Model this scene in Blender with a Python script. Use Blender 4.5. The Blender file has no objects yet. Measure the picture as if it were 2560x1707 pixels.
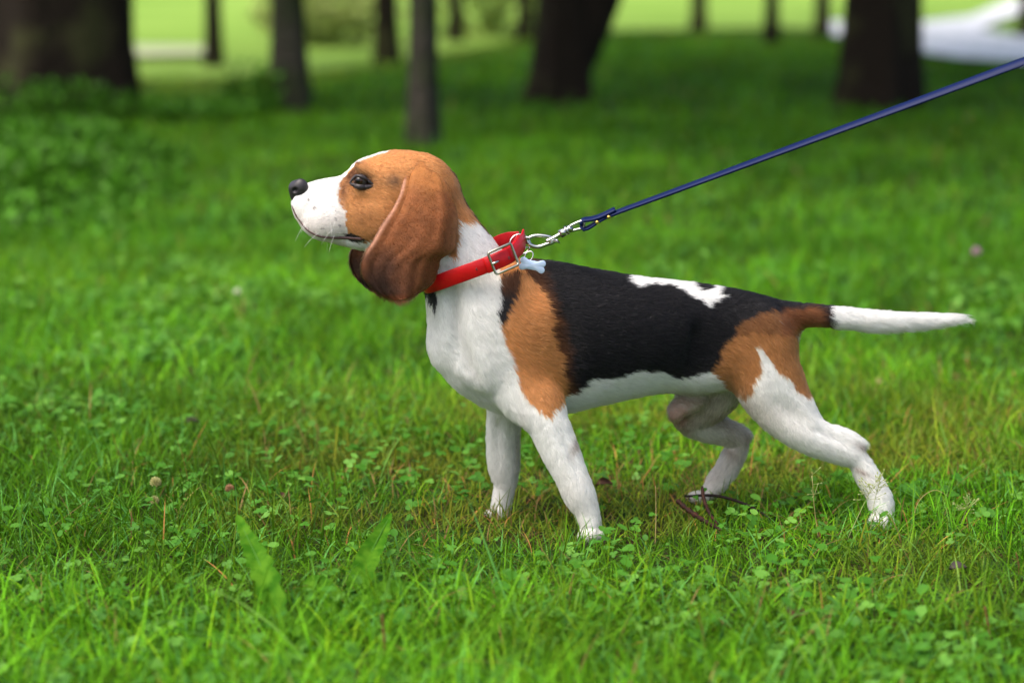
import bpy, math, random
import numpy as np
from mathutils import Vector
random.seed(7); RNG = np.random.default_rng(7)
SC = bpy.context.scene; COL = SC.collection
F32 = np.float32
# ------------------------------------------------------------------ camera
PITCH = math.radians(9.5); CAMH = 0.745; CAMD = 3.0; LENS = 85.0; SENS = 36.0
cam_d = bpy.data.cameras.new('camera'); cam = bpy.data.objects.new('camera', cam_d); COL.objects.link(cam)
cam.location = (0, -CAMD, CAMH); cam.rotation_euler = (math.pi / 2 - PITCH, 0, 0)
cam_d.lens = LENS; cam_d.sensor_width = SENS; cam_d.clip_start = 0.05; cam_d.clip_end = 600
cam_d.dof.use_dof = True; cam_d.dof.focus_distance = 2.98; cam_d.dof.aperture_fstop = 3.0
SC.camera = cam
# ------------------------------------------------------------------ light
SUN_EL, SUN_AZ = math.radians(60), math.radians(-52)      # azimuth from the camera's side (-Y), negative = left
w = bpy.data.worlds.new('World'); SC.world = w; w.use_nodes = True
nt = w.node_tree; nt.nodes.clear()
sky = nt.nodes.new('ShaderNodeTexSky'); sky.sky_type = 'NISHITA'; sky.sun_disc = False
sky.sun_elevation = SUN_EL; sky.air_density = 1.0; sky.dust_density = 5.0; sky.ozone_density = 0.3
sdir = Vector((math.sin(SUN_AZ) * math.cos(SUN_EL), -math.cos(SUN_AZ) * math.cos(SUN_EL), math.sin(SUN_EL)))
sky.sun_rotation = math.atan2(sdir.x, sdir.y)
bg = nt.nodes.new('ShaderNodeBackground'); bg.inputs['Strength'].default_value = 0.125
wo = nt.nodes.new('ShaderNodeOutputWorld')
nt.links.new(sky.outputs[0], bg.inputs[0]); nt.links.new(bg.outputs[0], wo.inputs[0])
sun_d = bpy.data.lights.new('sun', 'SUN'); sun_d.energy = 1.5; sun_d.angle = math.radians(48); sun_d.color = (1, .965, .9)
sun = bpy.data.objects.new('sun', sun_d); COL.objects.link(sun)
sun.rotation_euler = sdir.to_track_quat('Z', 'Y').to_euler(); sun.location = (0, 0, 20)
SC.view_settings.view_transform = 'Standard'; SC.view_settings.look = 'None'
SC.view_settings.exposure = 1.08; SC.view_settings.gamma = 1.0; SC.view_settings.use_curve_mapping = False
cy = SC.cycles; cy.use_denoising = True; cy.max_bounces = 8; cy.diffuse_bounces = 3; cy.glossy_bounces = 2
cy.transmission_bounces = 6; cy.transparent_max_bounces = 4; cy.caustics_reflective = False; cy.caustics_refractive = False
cy.sample_clamp_indirect = 4.0

# ------------------------------------------------------------------ helpers
KP = SENS / LENS
def P(u, v, Y=0.0):
    """point of the plane y=Y seen at pixel u,v of the 2560x1707 photograph (used once, to measure positions)"""
    a = (u - 1280) / 2560 * KP; b = -(v - 853.5) / 2560 * KP
    dy = math.cos(PITCH) + b * math.sin(PITCH); dz = -math.sin(PITCH) + b * math.cos(PITCH)
    t = (Y + CAMD) / dy
    return np.array([a * t, Y, CAMH + dz * t])
def PS(Y): return (Y + CAMD) / 2560 * KP / math.cos(PITCH)       # metres per pixel at depth Y
def G(u, v):
    """ground point at pixel u,v"""
    a = (u - 1280) / 2560 * KP; b = -(v - 853.5) / 2560 * KP
    dy = math.cos(PITCH) + b * math.sin(PITCH); dz = -math.sin(PITCH) + b * math.cos(PITCH)
    t = -CAMH / dz
    return np.array([a * t, -CAMD + dy * t, 0.0])

def hsh(i, j, k, s):
    n = (i * 374761393 + j * 668265263 + k * 2147483647 + s * 1274126177) & 0xFFFFFFFF
    n = ((n ^ (n >> 13)) * 1274126177) & 0xFFFFFFFF
    n = n ^ (n >> 16)
    return (n & 0xFFFF) / 65535.0
def vnoise(p, freq, seed=0):
    q = np.asarray(p, dtype=np.float64) * freq + 1000.0
    i = np.floor(q).astype(np.int64); f = q - i; f = f * f * (3 - 2 * f)
    r = 0
    for dx in (0, 1):
        for dy in (0, 1):
            for dz in (0, 1):
                wgt = (f[..., 0] if dx else 1 - f[..., 0]) * (f[..., 1] if dy else 1 - f[..., 1]) * (f[..., 2] if dz else 1 - f[..., 2])
                r = r + wgt * hsh(i[..., 0] + dx, i[..., 1] + dy, i[..., 2] + dz, seed)
    return r            # 0..1

def tagit(o, label=None, cat=None, group=None, kind=None):
    if label: o['label'] = label
    if cat: o['category'] = cat
    if group: o['group'] = group
    if kind: o['kind'] = kind
    return o
def empty(name, loc):
    o = bpy.data.objects.new(name, None); COL.objects.link(o); o.location = loc; o.empty_display_size = .05
    return o
def link(name, me, parent=None, mat=None):
    o = bpy.data.objects.new(name, me); COL.objects.link(o)
    if parent is not None:
        o.parent = parent; wl = Vector(); q = parent
        while q is not None: wl += q.location; q = q.parent
        o.location = -wl                                # meshes are written in world coordinates
    if mat: me.materials.append(mat)
    return o
def mesh(name, V, Fc, smooth=True, cols=None):
    """V (n,3); Fc list of int arrays each (m,3) or (m,4)"""
    me = bpy.data.meshes.new(name); V = np.asarray(V, dtype=F32)
    me.vertices.add(len(V)); me.vertices.foreach_set('co', V.ravel())
    if not isinstance(Fc, list): Fc = [Fc]
    Fc = [np.asarray(f, dtype=np.int32) for f in Fc if len(f)]
    li = np.concatenate([f.ravel() for f in Fc]); tot = np.concatenate([np.full(len(f), f.shape[1], np.int32) for f in Fc])
    st = np.concatenate([[0], np.cumsum(tot)[:-1]]).astype(np.int32)
    me.loops.add(len(li)); me.loops.foreach_set('vertex_index', li)
    me.polygons.add(len(tot)); me.polygons.foreach_set('loop_start', st)
    me.update(calc_edges=True); me.validate()
    if smooth: me.polygons.foreach_set('use_smooth', np.ones(len(me.polygons), bool))
    if cols is not None:
        a = me.color_attributes.new('tint', 'FLOAT_COLOR', 'POINT')
        c = np.ones((len(V), 4), F32); c[:, :3] = cols; a.data.foreach_set('color', c.ravel())
    return me
def mat(name, color=(.5, .5, .5), rough=.6, metal=0, spec=.5, attr=None, coat=0, bump=None, trans=0, noise=None, sss=0):
    m = bpy.data.materials.new(name); m.use_nodes = True; n = m.node_tree.nodes; L = m.node_tree.links
    b = n['Principled BSDF']; out = n['Material Output']
    b.inputs['Base Color'].default_value = (*color, 1); b.inputs['Roughness'].default_value = rough
    b.inputs['Metallic'].default_value = metal; b.inputs['Specular IOR Level'].default_value = spec
    b.inputs['Coat Weight'].default_value = coat; b.inputs['Coat Roughness'].default_value = .08
    src = None
    if attr:
        a = n.new('ShaderNodeAttribute'); a.attribute_name = attr; src = a.outputs['Color']
    if noise:                                             # (scale, colour2, lo, hi)
        tc = n.new('ShaderNodeTexCoord'); t = n.new('ShaderNodeTexNoise'); t.inputs['Scale'].default_value = noise[0]
        t.inputs['Detail'].default_value = 6; L.new(tc.outputs['Object'], t.inputs['Vector'])
        r = n.new('ShaderNodeMapRange'); r.inputs[1].default_value = noise[2]; r.inputs[2].default_value = noise[3]
        L.new(t.outputs['Fac'], r.inputs[0])
        mx = n.new('ShaderNodeMix'); mx.data_type = 'RGBA'; L.new(r.outputs[0], mx.inputs['Factor'])
        if src: L.new(src, mx.inputs[6])
        else: mx.inputs[6].default_value = (*color, 1)
        mx.inputs[7].default_value = (*noise[1], 1); src = mx.outputs[2]
    if src: L.new(src, b.inputs['Base Color'])
    if bump:                                              # (scale, strength, distance)
        tc = n.new('ShaderNodeTexCoord'); t = n.new('ShaderNodeTexNoise'); t.inputs['Scale'].default_value = bump[0]
        t.inputs['Detail'].default_value = 5; L.new(tc.outputs['Object'], t.inputs['Vector'])
        bp = n.new('ShaderNodeBump'); bp.inputs['Strength'].default_value = bump[1]; bp.inputs['Distance'].default_value = bump[2]
        L.new(t.outputs['Fac'], bp.inputs['Height']); L.new(bp.outputs[0], b.inputs['Normal'])
    if trans:
        tr = n.new('ShaderNodeBsdfTranslucent'); mxs = n.new('ShaderNodeMixShader'); mxs.inputs[0].default_value = trans
        if src: L.new(src, tr.inputs[0])
        else: tr.inputs[0].default_value = (*color, 1)
        L.new(b.outputs[0], mxs.inputs[1]); L.new(tr.outputs[0], mxs.inputs[2]); L.new(mxs.outputs[0], out.inputs[0])
    return m
def catmull(pts, step):
    """resample rows (first 3 columns position) by a centripetal-ish Catmull-Rom"""
    pts = np.asarray(pts, float); out = []
    n = len(pts)
    for i in range(n - 1):
        p0 = pts[max(i - 1, 0)]; p1 = pts[i]; p2 = pts[i + 1]; p3 = pts[min(i + 2, n - 1)]
        if i == 0: p0 = 2 * p1 - p2
        if i + 2 > n - 1: p3 = 2 * p2 - p1
        m = max(1, int(round(np.linalg.norm(p2[:3] - p1[:3]) / step)))
        for k in range(m):
            t = k / m
            out.append(.5 * ((2 * p1) + (-p0 + p2) * t + (2 * p0 - 5 * p1 + 4 * p2 - p3) * t * t + (-p0 + 3 * p1 - 3 * p2 + p3) * t ** 3))
    out.append(pts[-1]); return np.array(out)
def tube(path, rad, sides=10, closed=False, flat=1.0, caps=True, up=(0, 1, 0)):
    """round tube along a path; returns V, quads"""
    path = np.asarray(path, float); n = len(path); rad = np.broadcast_to(np.asarray(rad, float), (n,))
    if closed: T = np.roll(path, -1, 0) - np.roll(path, 1, 0)
    else: T = np.gradient(path, axis=0)
    T /= np.linalg.norm(T, axis=1)[:, None] + 1e-12
    U = np.cross(T, np.asarray(up, float)); bad = np.linalg.norm(U, axis=1) < 1e-3
    U[bad] = np.cross(T[bad], (1, .1, .2)); U /= np.linalg.norm(U, axis=1)[:, None]; W = np.cross(T, U)
    a = np.arange(sides) / sides * 2 * math.pi
    V = path[:, None] + rad[:, None, None] * (np.cos(a)[None, :, None] * U[:, None] + flat * np.sin(a)[None, :, None] * W[:, None])
    V = V.reshape(-1, 3); q = []
    i = np.arange(n if closed else n - 1)[:, None]; j = np.arange(sides)[None]
    i2 = (i + 1) % n; j2 = (j + 1) % sides
    q = np.stack([i * sides + j, i * sides + j2, i2 * sides + j2, i2 * sides + j], -1).reshape(-1, 4)
    fs = [q]
    if not closed and caps:
        V = np.vstack([V, path[0], path[-1]]); c0 = len(V) - 2; jj = np.arange(sides); jn = (jj + 1) % sides
        fs.append(np.stack([np.full(sides, c0), jn, jj], -1)); o = (n - 1) * sides
        fs.append(np.stack([np.full(sides, c0 + 1), o + jj, o + jn], -1))
    return V, fs
class Acc:
    """collects pieces for ONE mesh"""
    def __init__(s): s.V = []; s.F = {3: [], 4: []}; s.C = []; s.n = 0
    def add(s, V, fs, col=(.5, .5, .5)):
        V = np.asarray(V, float)
        if not isinstance(fs, list): fs = [fs]
        for f in fs: s.F[np.asarray(f).shape[1]].append(np.asarray(f) + s.n)
        s.V.append(V); c = np.empty((len(V), 3)); c[:] = col; s.C.append(c); s.n += len(V)
    def mesh(s, name, smooth=True):
        return mesh(name, np.vstack(s.V), [np.vstack(f) for f in s.F.values() if f], smooth, np.vstack(s.C))
def in_poly(x, z, poly):
    c = np.zeros(x.shape, bool); n = len(poly); j = n - 1
    for i in range(n):
        xi, zi = poly[i]; xj, zj = poly[j]
        cr = ((zi > z) != (zj > z)) & (x < (xj - xi) * (z - zi) / (zj - zi + 1e-12) + xi)
        c ^= cr; j = i
    return c

# ------------------------------------------------------------------ the dog: a smooth field made of tapered limbs
def YC(u): return (u - 1350) / 650 * .055 if u > 1350 else (u - 1350) / 350 * .02
class Chain:
    """rows: u, v, y offset from the centre line, half height (px), half width (mm)[, egg]"""
    def __init__(s, rows, k=.02, step=.008, absY=False, mirror=False, fur=1.0):
        R = []
        for r in rows:
            u, v, y, h, wd = r[:5]; e = r[5] if len(r) > 5 else 0
            Y = y if absY else YC(u) + y
            p = P(u, v, Y); R.append([*p, h * PS(Y), wd / 1000, e])
        s.R = catmull(R, step); s.k = k; s.fur = fur
        s.R[:, 3:5] = np.maximum(s.R[:, 3:5], .0015)
    def dist(s, X, want_dir=False):
        """X (n,3) -> distance (and direction of the nearest piece)"""
        best = np.full(len(X), 9.0); bd = np.zeros((len(X), 3)) if want_dir else None
        for a, b in zip(s.R[:-1], s.R[1:]):
            d, T = seg_dist(X, a, b)
            m = d < best; best[m] = d[m]
            if want_dir: bd[m] = T
        return (best, bd) if want_dir else best
def seg_dist(X, a, b):
    T = b[:3] - a[:3]; L = np.linalg.norm(T); T = T / L
    Ly = np.array([0, 1., 0]) - T * T[1]; Ly /= np.linalg.norm(Ly); N = np.cross(T, Ly)
    q = X - a[:3].astype(X.dtype); s = q @ T.astype(X.dtype); t = np.clip(s / L, 0, 1)
    ax = s - t * L; pn = q @ N.astype(X.dtype); pl = q @ Ly.astype(X.dtype)
    h = a[3] + (b[3] - a[3]) * t; wd = a[4] + (b[4] - a[4]) * t; e = a[5] + (b[5] - a[5]) * t
    wd = wd * (1 + e * np.clip(pn / h, -1, 1))
    A = (pn * pn + ax * ax); B = pl * pl
    qn = np.sqrt(A / h ** 2 + B / wd ** 2) + 1e-9
    g = np.sqrt(A / h ** 4 + B / wd ** 4) / qn + 1e-9
    return (qn - 1) / g, T
class Blob:
    """ellipsoid: centre px, y offset, radii mm (x, y, z), rotation in the side plane (deg)"""
    def __init__(s, u, v, y, r, rot=0, k=.012, sub=False, absY=False, fur=1.0):
        Y = y if absY else YC(u) + y
        s.c = P(u, v, Y); s.r = np.array(r) / 1000; s.rot = math.radians(rot); s.k = k; s.sub = sub; s.fur = fur
    def dist(s, X):
        q = X - s.c.astype(X.dtype); c, n = math.cos(s.rot), math.sin(s.rot)
        x = q[:, 0] * c + q[:, 2] * n; z = -q[:, 0] * n + q[:, 2] * c; y = q[:, 1]
        qn = np.sqrt((x / s.r[0]) ** 2 + (y / s.r[1]) ** 2 + (z / s.r[2]) ** 2) + 1e-9
        g = np.sqrt((x / s.r[0] ** 2) ** 2 + (y / s.r[1] ** 2) ** 2 + (z / s.r[2] ** 2) ** 2) / qn + 1e-9
        return (qn - 1) / g
def smin(a, b, k):
    h = np.maximum(k - np.abs(a - b), 0); return np.minimum(a, b) - h * h / (4 * k)

torso = Chain([(1188, 842, 0, 100, 56, .15), (1255, 836, 0, 178, 64, .2), (1330, 848, 0, 202, 70, .2), (1450, 846, 0, 180, 73, .15), (1560, 843, 0, 158, 69, .1),
               (1650, 841, 0, 146, 62, .05), (1750, 847, 0, 140, 56, 0), (1840, 846, 0, 122, 56, 0), (1905, 850, 0, 92, 52, 0)], k=.02)
neck = Chain([(1060, 495, 0, 84, 45), (1100, 570, 0, 90, 46), (1148, 655, 0, 102, 52), (1195, 760, 0, 128, 58), (1220, 850, 0, 128, 60)], k=.02)
skull = Chain([(935, 468, 0, 80, 36, .1), (990, 474, 0, 101, 47, .1), (1040, 482, 0, 104, 49, .1)], k=.015)
jaw = Chain([(805, 580, 0, 14, 14), (870, 600, 0, 20, 20), (960, 600, 0, 36, 28)], k=.008)
muzzle = Chain([(779, 509, 0, 55, 20), (808, 521, 0, 76, 25, -.12), (850, 525, 0, 87, 29, -.15), (905, 531, 0, 90, 36, 0), (975, 555, 0, 78, 42, 0), (1030, 560, 0, 60, 40)], k=.014)
tail = Chain([(1900, 805, 0, 50, 26), (1960, 790, 0, 36, 18), (2040, 789, 0, 31, 15), (2110, 794, 0, 29, 14), (2200, 803, 0, 29, 14), (2316, 803, 0, 22, 11), (2385, 798, 0, 14, 8), (2415, 797, 0, 7, 4), (2428, 797, 0, 3, 2)], k=.025)
fl_n = Chain([(1290, 720, -.036, 60, 20), (1243, 850, -.034, 78, 28), (1305, 960, -.040, 84, 32), (1362, 1045, -.058, 58, 28), (1398, 1122, -.068, 52, 24),
              (1424, 1180, -.074, 46, 22), (1446, 1232, -.079, 44, 21), (1463, 1270, -.082, 37, 18), (1475, 1308, -.084, 34, 18), (1484, 1334, -.085, 24, 17)], k=.012)
fl_f = Chain([(1250, 860, .04, 70, 26), (1275, 970, .045, 62, 26), (1262, 1040, .06, 48, 23), (1258, 1100, .066, 46, 21), (1260, 1165, .07, 43, 20),
              (1263, 1205, .072, 33, 17), (1257, 1242, .075, 31, 17), (1250, 1280, .078, 30, 19)], k=.012)
hl_n = Chain([(1880, 850, -.024, 92, 32), (1908, 925, -.028, 95, 35), (1948, 1000, -.034, 82, 32), (2003, 1068, -.045, 60, 26), (2060, 1106, -.053, 47, 20),
              (2108, 1126, -.056, 41, 17), (2142, 1148, -.057, 32, 15), (2168, 1188, -.06, 34, 16), (2190, 1226, -.064, 34, 17), (2203, 1262, -.066, 37, 19), (2208, 1296, -.068, 31, 19)], k=.014)
hl_f = Chain([(1830, 880, .03, 90, 30), (1775, 975, .04, 80, 32), (1728, 1040, .055, 50, 26), (1768, 1062, .06, 47, 22), (1815, 1082, .065, 37, 18),
              (1846, 1104, .068, 31, 15), (1832, 1142, .07, 34, 15), (1812, 1180, .072, 33, 15), (1790, 1210, .075, 32, 16), (1768, 1234, .08, 22, 18), (1742, 1240, .08, 12, 14)], k=.012)
CH = [torso, neck, skull, muzzle, jaw, tail, fl_n, fl_f, hl_n, hl_f]
def paw(u, v, y, dirx, big=1.0):
    r = []
    for q, (dx, dy) in enumerate(((-.4, -.0185), (.5, -.0065), (.5, .0065), (-.4, .0185))):
        r.append(Blob(u + dirx * (22 + 12 * dx), v + 2, y + dy * big, (14 * big, 6.8 * big, 10.5 * big), 0, k=.0022))
    return r
HX = -0.02
BL = [Blob(1110, 866, -.010, (15, 16, 22), k=.02), Blob(1110, 866, .014, (15, 16, 22), k=.02),
      Blob(1206, 905, -.040, (30, 22, 36), 20, k=.012),
      Blob(1352, 1005, -.052, (26, 20, 26), 0, k=.015),                     # elbow
      Blob(2128, 1091, -.056, (27, 6.5, 7.5), -27, k=.016),                       # hock point
      Blob(1858, 1078, .066, (17, 6, 7), -32, k=.012),
      Blob(815, 556, -.013, (27, 17, 22), 18, k=.012), Blob(815, 556, .013, (27, 17, 22), 18, k=.012),   # flews
      Blob(952, 545, -.026, (30, 18, 26), 20, k=.02), Blob(952, 545, .026, (30, 18, 26), 20, k=.02),     # cheeks
      Blob(908, 421, -.027, (15, 9, 7), -28, k=.012), Blob(908, 421, .027, (15, 9, 7), -28, k=.012),     # brows
      Blob(915, 478, -.031, (15, 6, 7), -5, k=.010), Blob(915, 478, .031, (15, 6, 7), -5, k=.010),         # below the eyes
      Blob(1712, 1012, .01, (26, 13, 14), 18, k=.022), Blob(1690, 1032, .006, (9, 8, 12), -30, k=.014),
      ]
def splay(u, v, y, w=1.0):
    return [Blob(u + du * w, v + dv, y + dy, (7.2, 9.5, 12.5), rot, k=.0022) for du, dv, dy, rot in ((-22, 0, -.006, -10), (-8, 3, -.013, -4), (8, 3, -.015, 4), (22, 0, -.010, 10))]
BL += splay(1477, 1338, -.085) + paw(1262, 1282, .078, -1) + splay(2203, 1306, -.068, 1.12) + paw(1764, 1240, .08, -.8)
CARVE = [Blob(1138, 800, -.050, (5, 9, 42), 4, k=.014), Blob(1170, 915, -.058, (6, 8, 30), 18, k=.012), Blob(2100, 1101, -.0745, (26, 6, 3.5), -28, k=.006), Blob(1985, 1038, -.0745, (20, 6, 7), -35, k=.014),
         Blob(1240, 1130, .045, (4, 6, 30), 0, k=.008), Blob(1418, 1110, -.094, (3, 5, 32), 24, k=.006), Blob(1795, 890, -.063, (32, 8, 40), 0, k=.02), Blob(1420, 890, -.079, (8, 6, 46), 8, k=.016)] + [Blob(901, 453, s_ * .0395, (11.0, 9, 6.6), -14, k=.003) for s_ in (-1, 1)]
# mouth line groove
def lipline(side):
    pts = [(731, 514), (742, 545), (767, 575), (800, 592), (838, 600), (872, 604), (903, 604)]
    ws = [3, 10, 18, 23, 27, 32, 34]
    return np.array([P(u, v, YC(u) + side * y / 1000) for (u, v), y in zip(pts, ws)])

def field(X):
    D = np.full(len(X), 9.0, X.dtype)
    for c in CH:
        d = c.dist(X); D = smin(D, d, c.k)
    for b in BL: D = smin(D, b.dist(X), b.k)
    for b in CARVE: D = -smin(-D, b.dist(X), b.k)
    return D
def grid_field(lo, hi, h, shrink):
    n = np.ceil((hi - lo) / h).astype(int) + 1
    D = np.full(n, 9.0, F32)
    ax = [(lo[i] + h * np.arange(n[i])).astype(F32) for i in range(3)]
    def region(l, u):
        a = np.clip(np.floor((l - lo) / h).astype(int), 0, n); b = np.clip(np.ceil((u - lo) / h).astype(int) + 1, 0, n)
        return tuple(slice(a[i], b[i]) for i in range(3))
    def pts(sl):
        g = np.meshgrid(*[ax[i][sl[i]] for i in range(3)], indexing='ij'); return np.stack([q.ravel() for q in g], -1), g[0].shape
    for c in CH:
        E = np.full(n, 9.0, F32)
        for a, b in zip(c.R[:-1], c.R[1:]):
            m = max(a[3], b[3], a[4] * 1.2, b[4] * 1.2) + c.k + .008
            sl = region(np.minimum(a[:3], b[:3]) - m, np.maximum(a[:3], b[:3]) + m)
            X, sh = pts(sl)
            if not len(X): continue
            d, _ = seg_dist(X, a, b); E[sl] = np.minimum(E[sl], d.reshape(sh).astype(F32))
        D = smin(D, E, c.k)
    for b, sub in [(b, 0) for b in BL] + [(b, 1) for b in CARVE]:
        m = b.r.max() + b.k + .008; sl = region(b.c - m, b.c + m); X, sh = pts(sl)
        if not len(X): continue
        d = b.dist(X).reshape(sh).astype(F32)
        D[sl] = smin(D[sl], d, b.k) if not sub else -smin(-D[sl], d, b.k)
    return D + shrink, lo
def surface_nets(D, lo, h):
    ins = D < 0
    c = np.zeros(tuple(np.array(D.shape) - 1), np.int8)
    for dx in (0, 1):
        for dy in (0, 1):
            for dz in (0, 1): c += ins[dx:D.shape[0] - 1 + dx, dy:D.shape[1] - 1 + dy, dz:D.shape[2] - 1 + dz]
    I = np.argwhere((c > 0) & (c < 8)); idx = np.full(c.shape, -1, np.int64); idx[tuple(I.T)] = np.arange(len(I))
    cor = [(x, y, z) for x in (0, 1) for y in (0, 1) for z in (0, 1)]
    val = {q: D[I[:, 0] + q[0], I[:, 1] + q[1], I[:, 2] + q[2]] for q in cor}
    S = np.zeros((len(I), 3)); W = np.zeros(len(I))
    for q in cor:
        for a in range(3):
            if q[a]: continue
            r = list(q); r[a] = 1; r = tuple(r)
            va, vb = val[q], val[r]; m = (va < 0) != (vb < 0); t = np.where(m, va / np.where(m, va - vb, 1), 0)
            pos = np.tile(np.array(q, float), (len(I), 1)); pos[:, a] += t
            S[m] += pos[m]; W[m] += 1
    V = lo + h * (I + S / W[:, None]); quads = []
    for a in range(3):
        sl0 = [slice(None)] * 3; sl1 = [slice(None)] * 3; sl0[a] = slice(0, -1); sl1[a] = slice(1, None)
        A = ins[tuple(sl0)]; B = ins[tuple(sl1)]
        E = np.argwhere(A != B); b1, b2 = (a + 1) % 3, (a + 2) % 3
        E = E[(E[:, b1] > 0) & (E[:, b2] > 0) & (E[:, b1] < D.shape[b1] - 1) & (E[:, b2] < D.shape[b2] - 1)]
        flip = ~A[tuple(E.T)]
        def cell(o1, o2):
            q = E.copy(); q[:, b1] += o1; q[:, b2] += o2; return idx[tuple(q.T)]
        Q = np.stack([cell(-1, -1), cell(0, -1), cell(0, 0), cell(-1, 0)], -1); Q[flip] = Q[flip][:, ::-1]
        quads.append(Q)
    return V, np.vstack(quads)
def relax(V, Q, it=3, f=.5):
    e = np.vstack([Q[:, [0, 1]], Q[:, [1, 2]], Q[:, [2, 3]], Q[:, [3, 0]]]); e = np.vstack([e, e[:, ::-1]])
    deg = np.bincount(e[:, 0], minlength=len(V))[:, None]
    for k in range(it):
        for s in (f, -f * .96):
            A = np.stack([np.bincount(e[:, 0], V[e[:, 1], i], len(V)) for i in range(3)], -1) / deg
            V = V + s * (A - V)
    return V
def vnormals(V, Q):
    n = np.cross(V[Q[:, 2]] - V[Q[:, 0]], V[Q[:, 3]] - V[Q[:, 1]]); N = np.zeros_like(V)
    for k in range(4): N += np.stack([np.bincount(Q[:, k], n[:, i], len(V)) for i in range(3)], -1)
    return N / (np.linalg.norm(N, axis=1)[:, None] + 1e-12)

# ---- coat pattern, measured in the dog's side plane
WHITE = np.array([.85, .84, .815]); BLACK = np.array([.009, .0085, .010]); TAN = np.array([.56, .25, .088]); BROWN = np.array([.20, .075, .028])
PINK = np.array([.62, .40, .34]); DARK = np.array([.03, .024, .024])
def poly(pts, Y=-.045): return [tuple(P(u, v, YC(u) + Y)[[0, 2]]) for u, v in pts]
PL = dict(
    saddle=poly([(1290, 560), (1300, 668), (1325, 690), (1362, 735), (1378, 769), (1383, 829), (1403, 879), (1413, 938), (1418, 990), (1448, 973), (1467, 943), (1517, 946), (1560, 930), (1602, 916), (1622, 926), (1645, 924),
                 (1692, 947), (1728, 940), (1777, 920), (1800, 905), (1847, 881), (1858, 848), (1885, 800), (1929, 790), (1985, 815), (2090, 850), (2095, 640), (1700, 560)]),
    shoulder=poly([(1250, 640), (1248, 730), (1247, 800), (1254, 822), (1262, 858), (1282, 880), (1288, 928), (1310, 978), (1345, 1013), (1378, 1025), (1398, 998), (1418, 988), (1430, 930), (1410, 800), (1390, 700), (1330, 620)]),
    stripe=poly([(1248, 690), (1300, 668), (1302, 700), (1290, 735), (1270, 780), (1250, 815), (1245, 780), (1247, 730)]),
    back=poly([(1557, 620), (1564, 690), (1574, 708), (1590, 718), (1612, 714), (1643, 713), (1675, 716), (1704, 727), (1728, 741), (1748, 748), (1769, 772), (1780, 754), (1816, 741), (1796, 736), (1812, 721), (1780, 724), (1757, 729), (1736, 718), (1714, 706), (1694, 684), (1686, 620)], -.03),
    hind=poly([(1775, 922), (1782, 930), (1794, 955), (1822, 981), (1863, 996), (1896, 940), (1894, 897), (1886, 863), (1900, 865), (1929, 906), (1969, 942), (1990, 971), (2014, 988), (2060, 985), (2010, 860), (1965, 815), (1930, 775), (1850, 800)]),
    headtan=poly([(868, 300), (868, 425), (850, 452), (841, 480), (848, 507), (862, 534), (861, 564), (862, 590), (905, 610), (960, 614), (1142, 640), (1142, 549), (1166, 556), (1190, 563), (1225, 560), (1300, 500), (1200, 300)]),
    lipcorner=poly([(850, 590), (866, 584), (884, 586), (904, 598), (908, 610), (886, 612), (860, 604)]),
    throat=poly([(1040, 690), (1108, 700), (1104, 716), (1097, 735), (1093, 768), (1088, 778), (1070, 740), (1030, 720)], -.01))
EYE = P(898, 450, -.04); DMAX = PL['saddle']
def XZ(u, v, y=-.04): q = P(u, v, YC(u) + y); return q[0], q[2]
def sstep(a, b, x): t = np.clip((x - a) / (b - a), 0, 1); return t * t * (3 - 2 * t)
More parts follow.
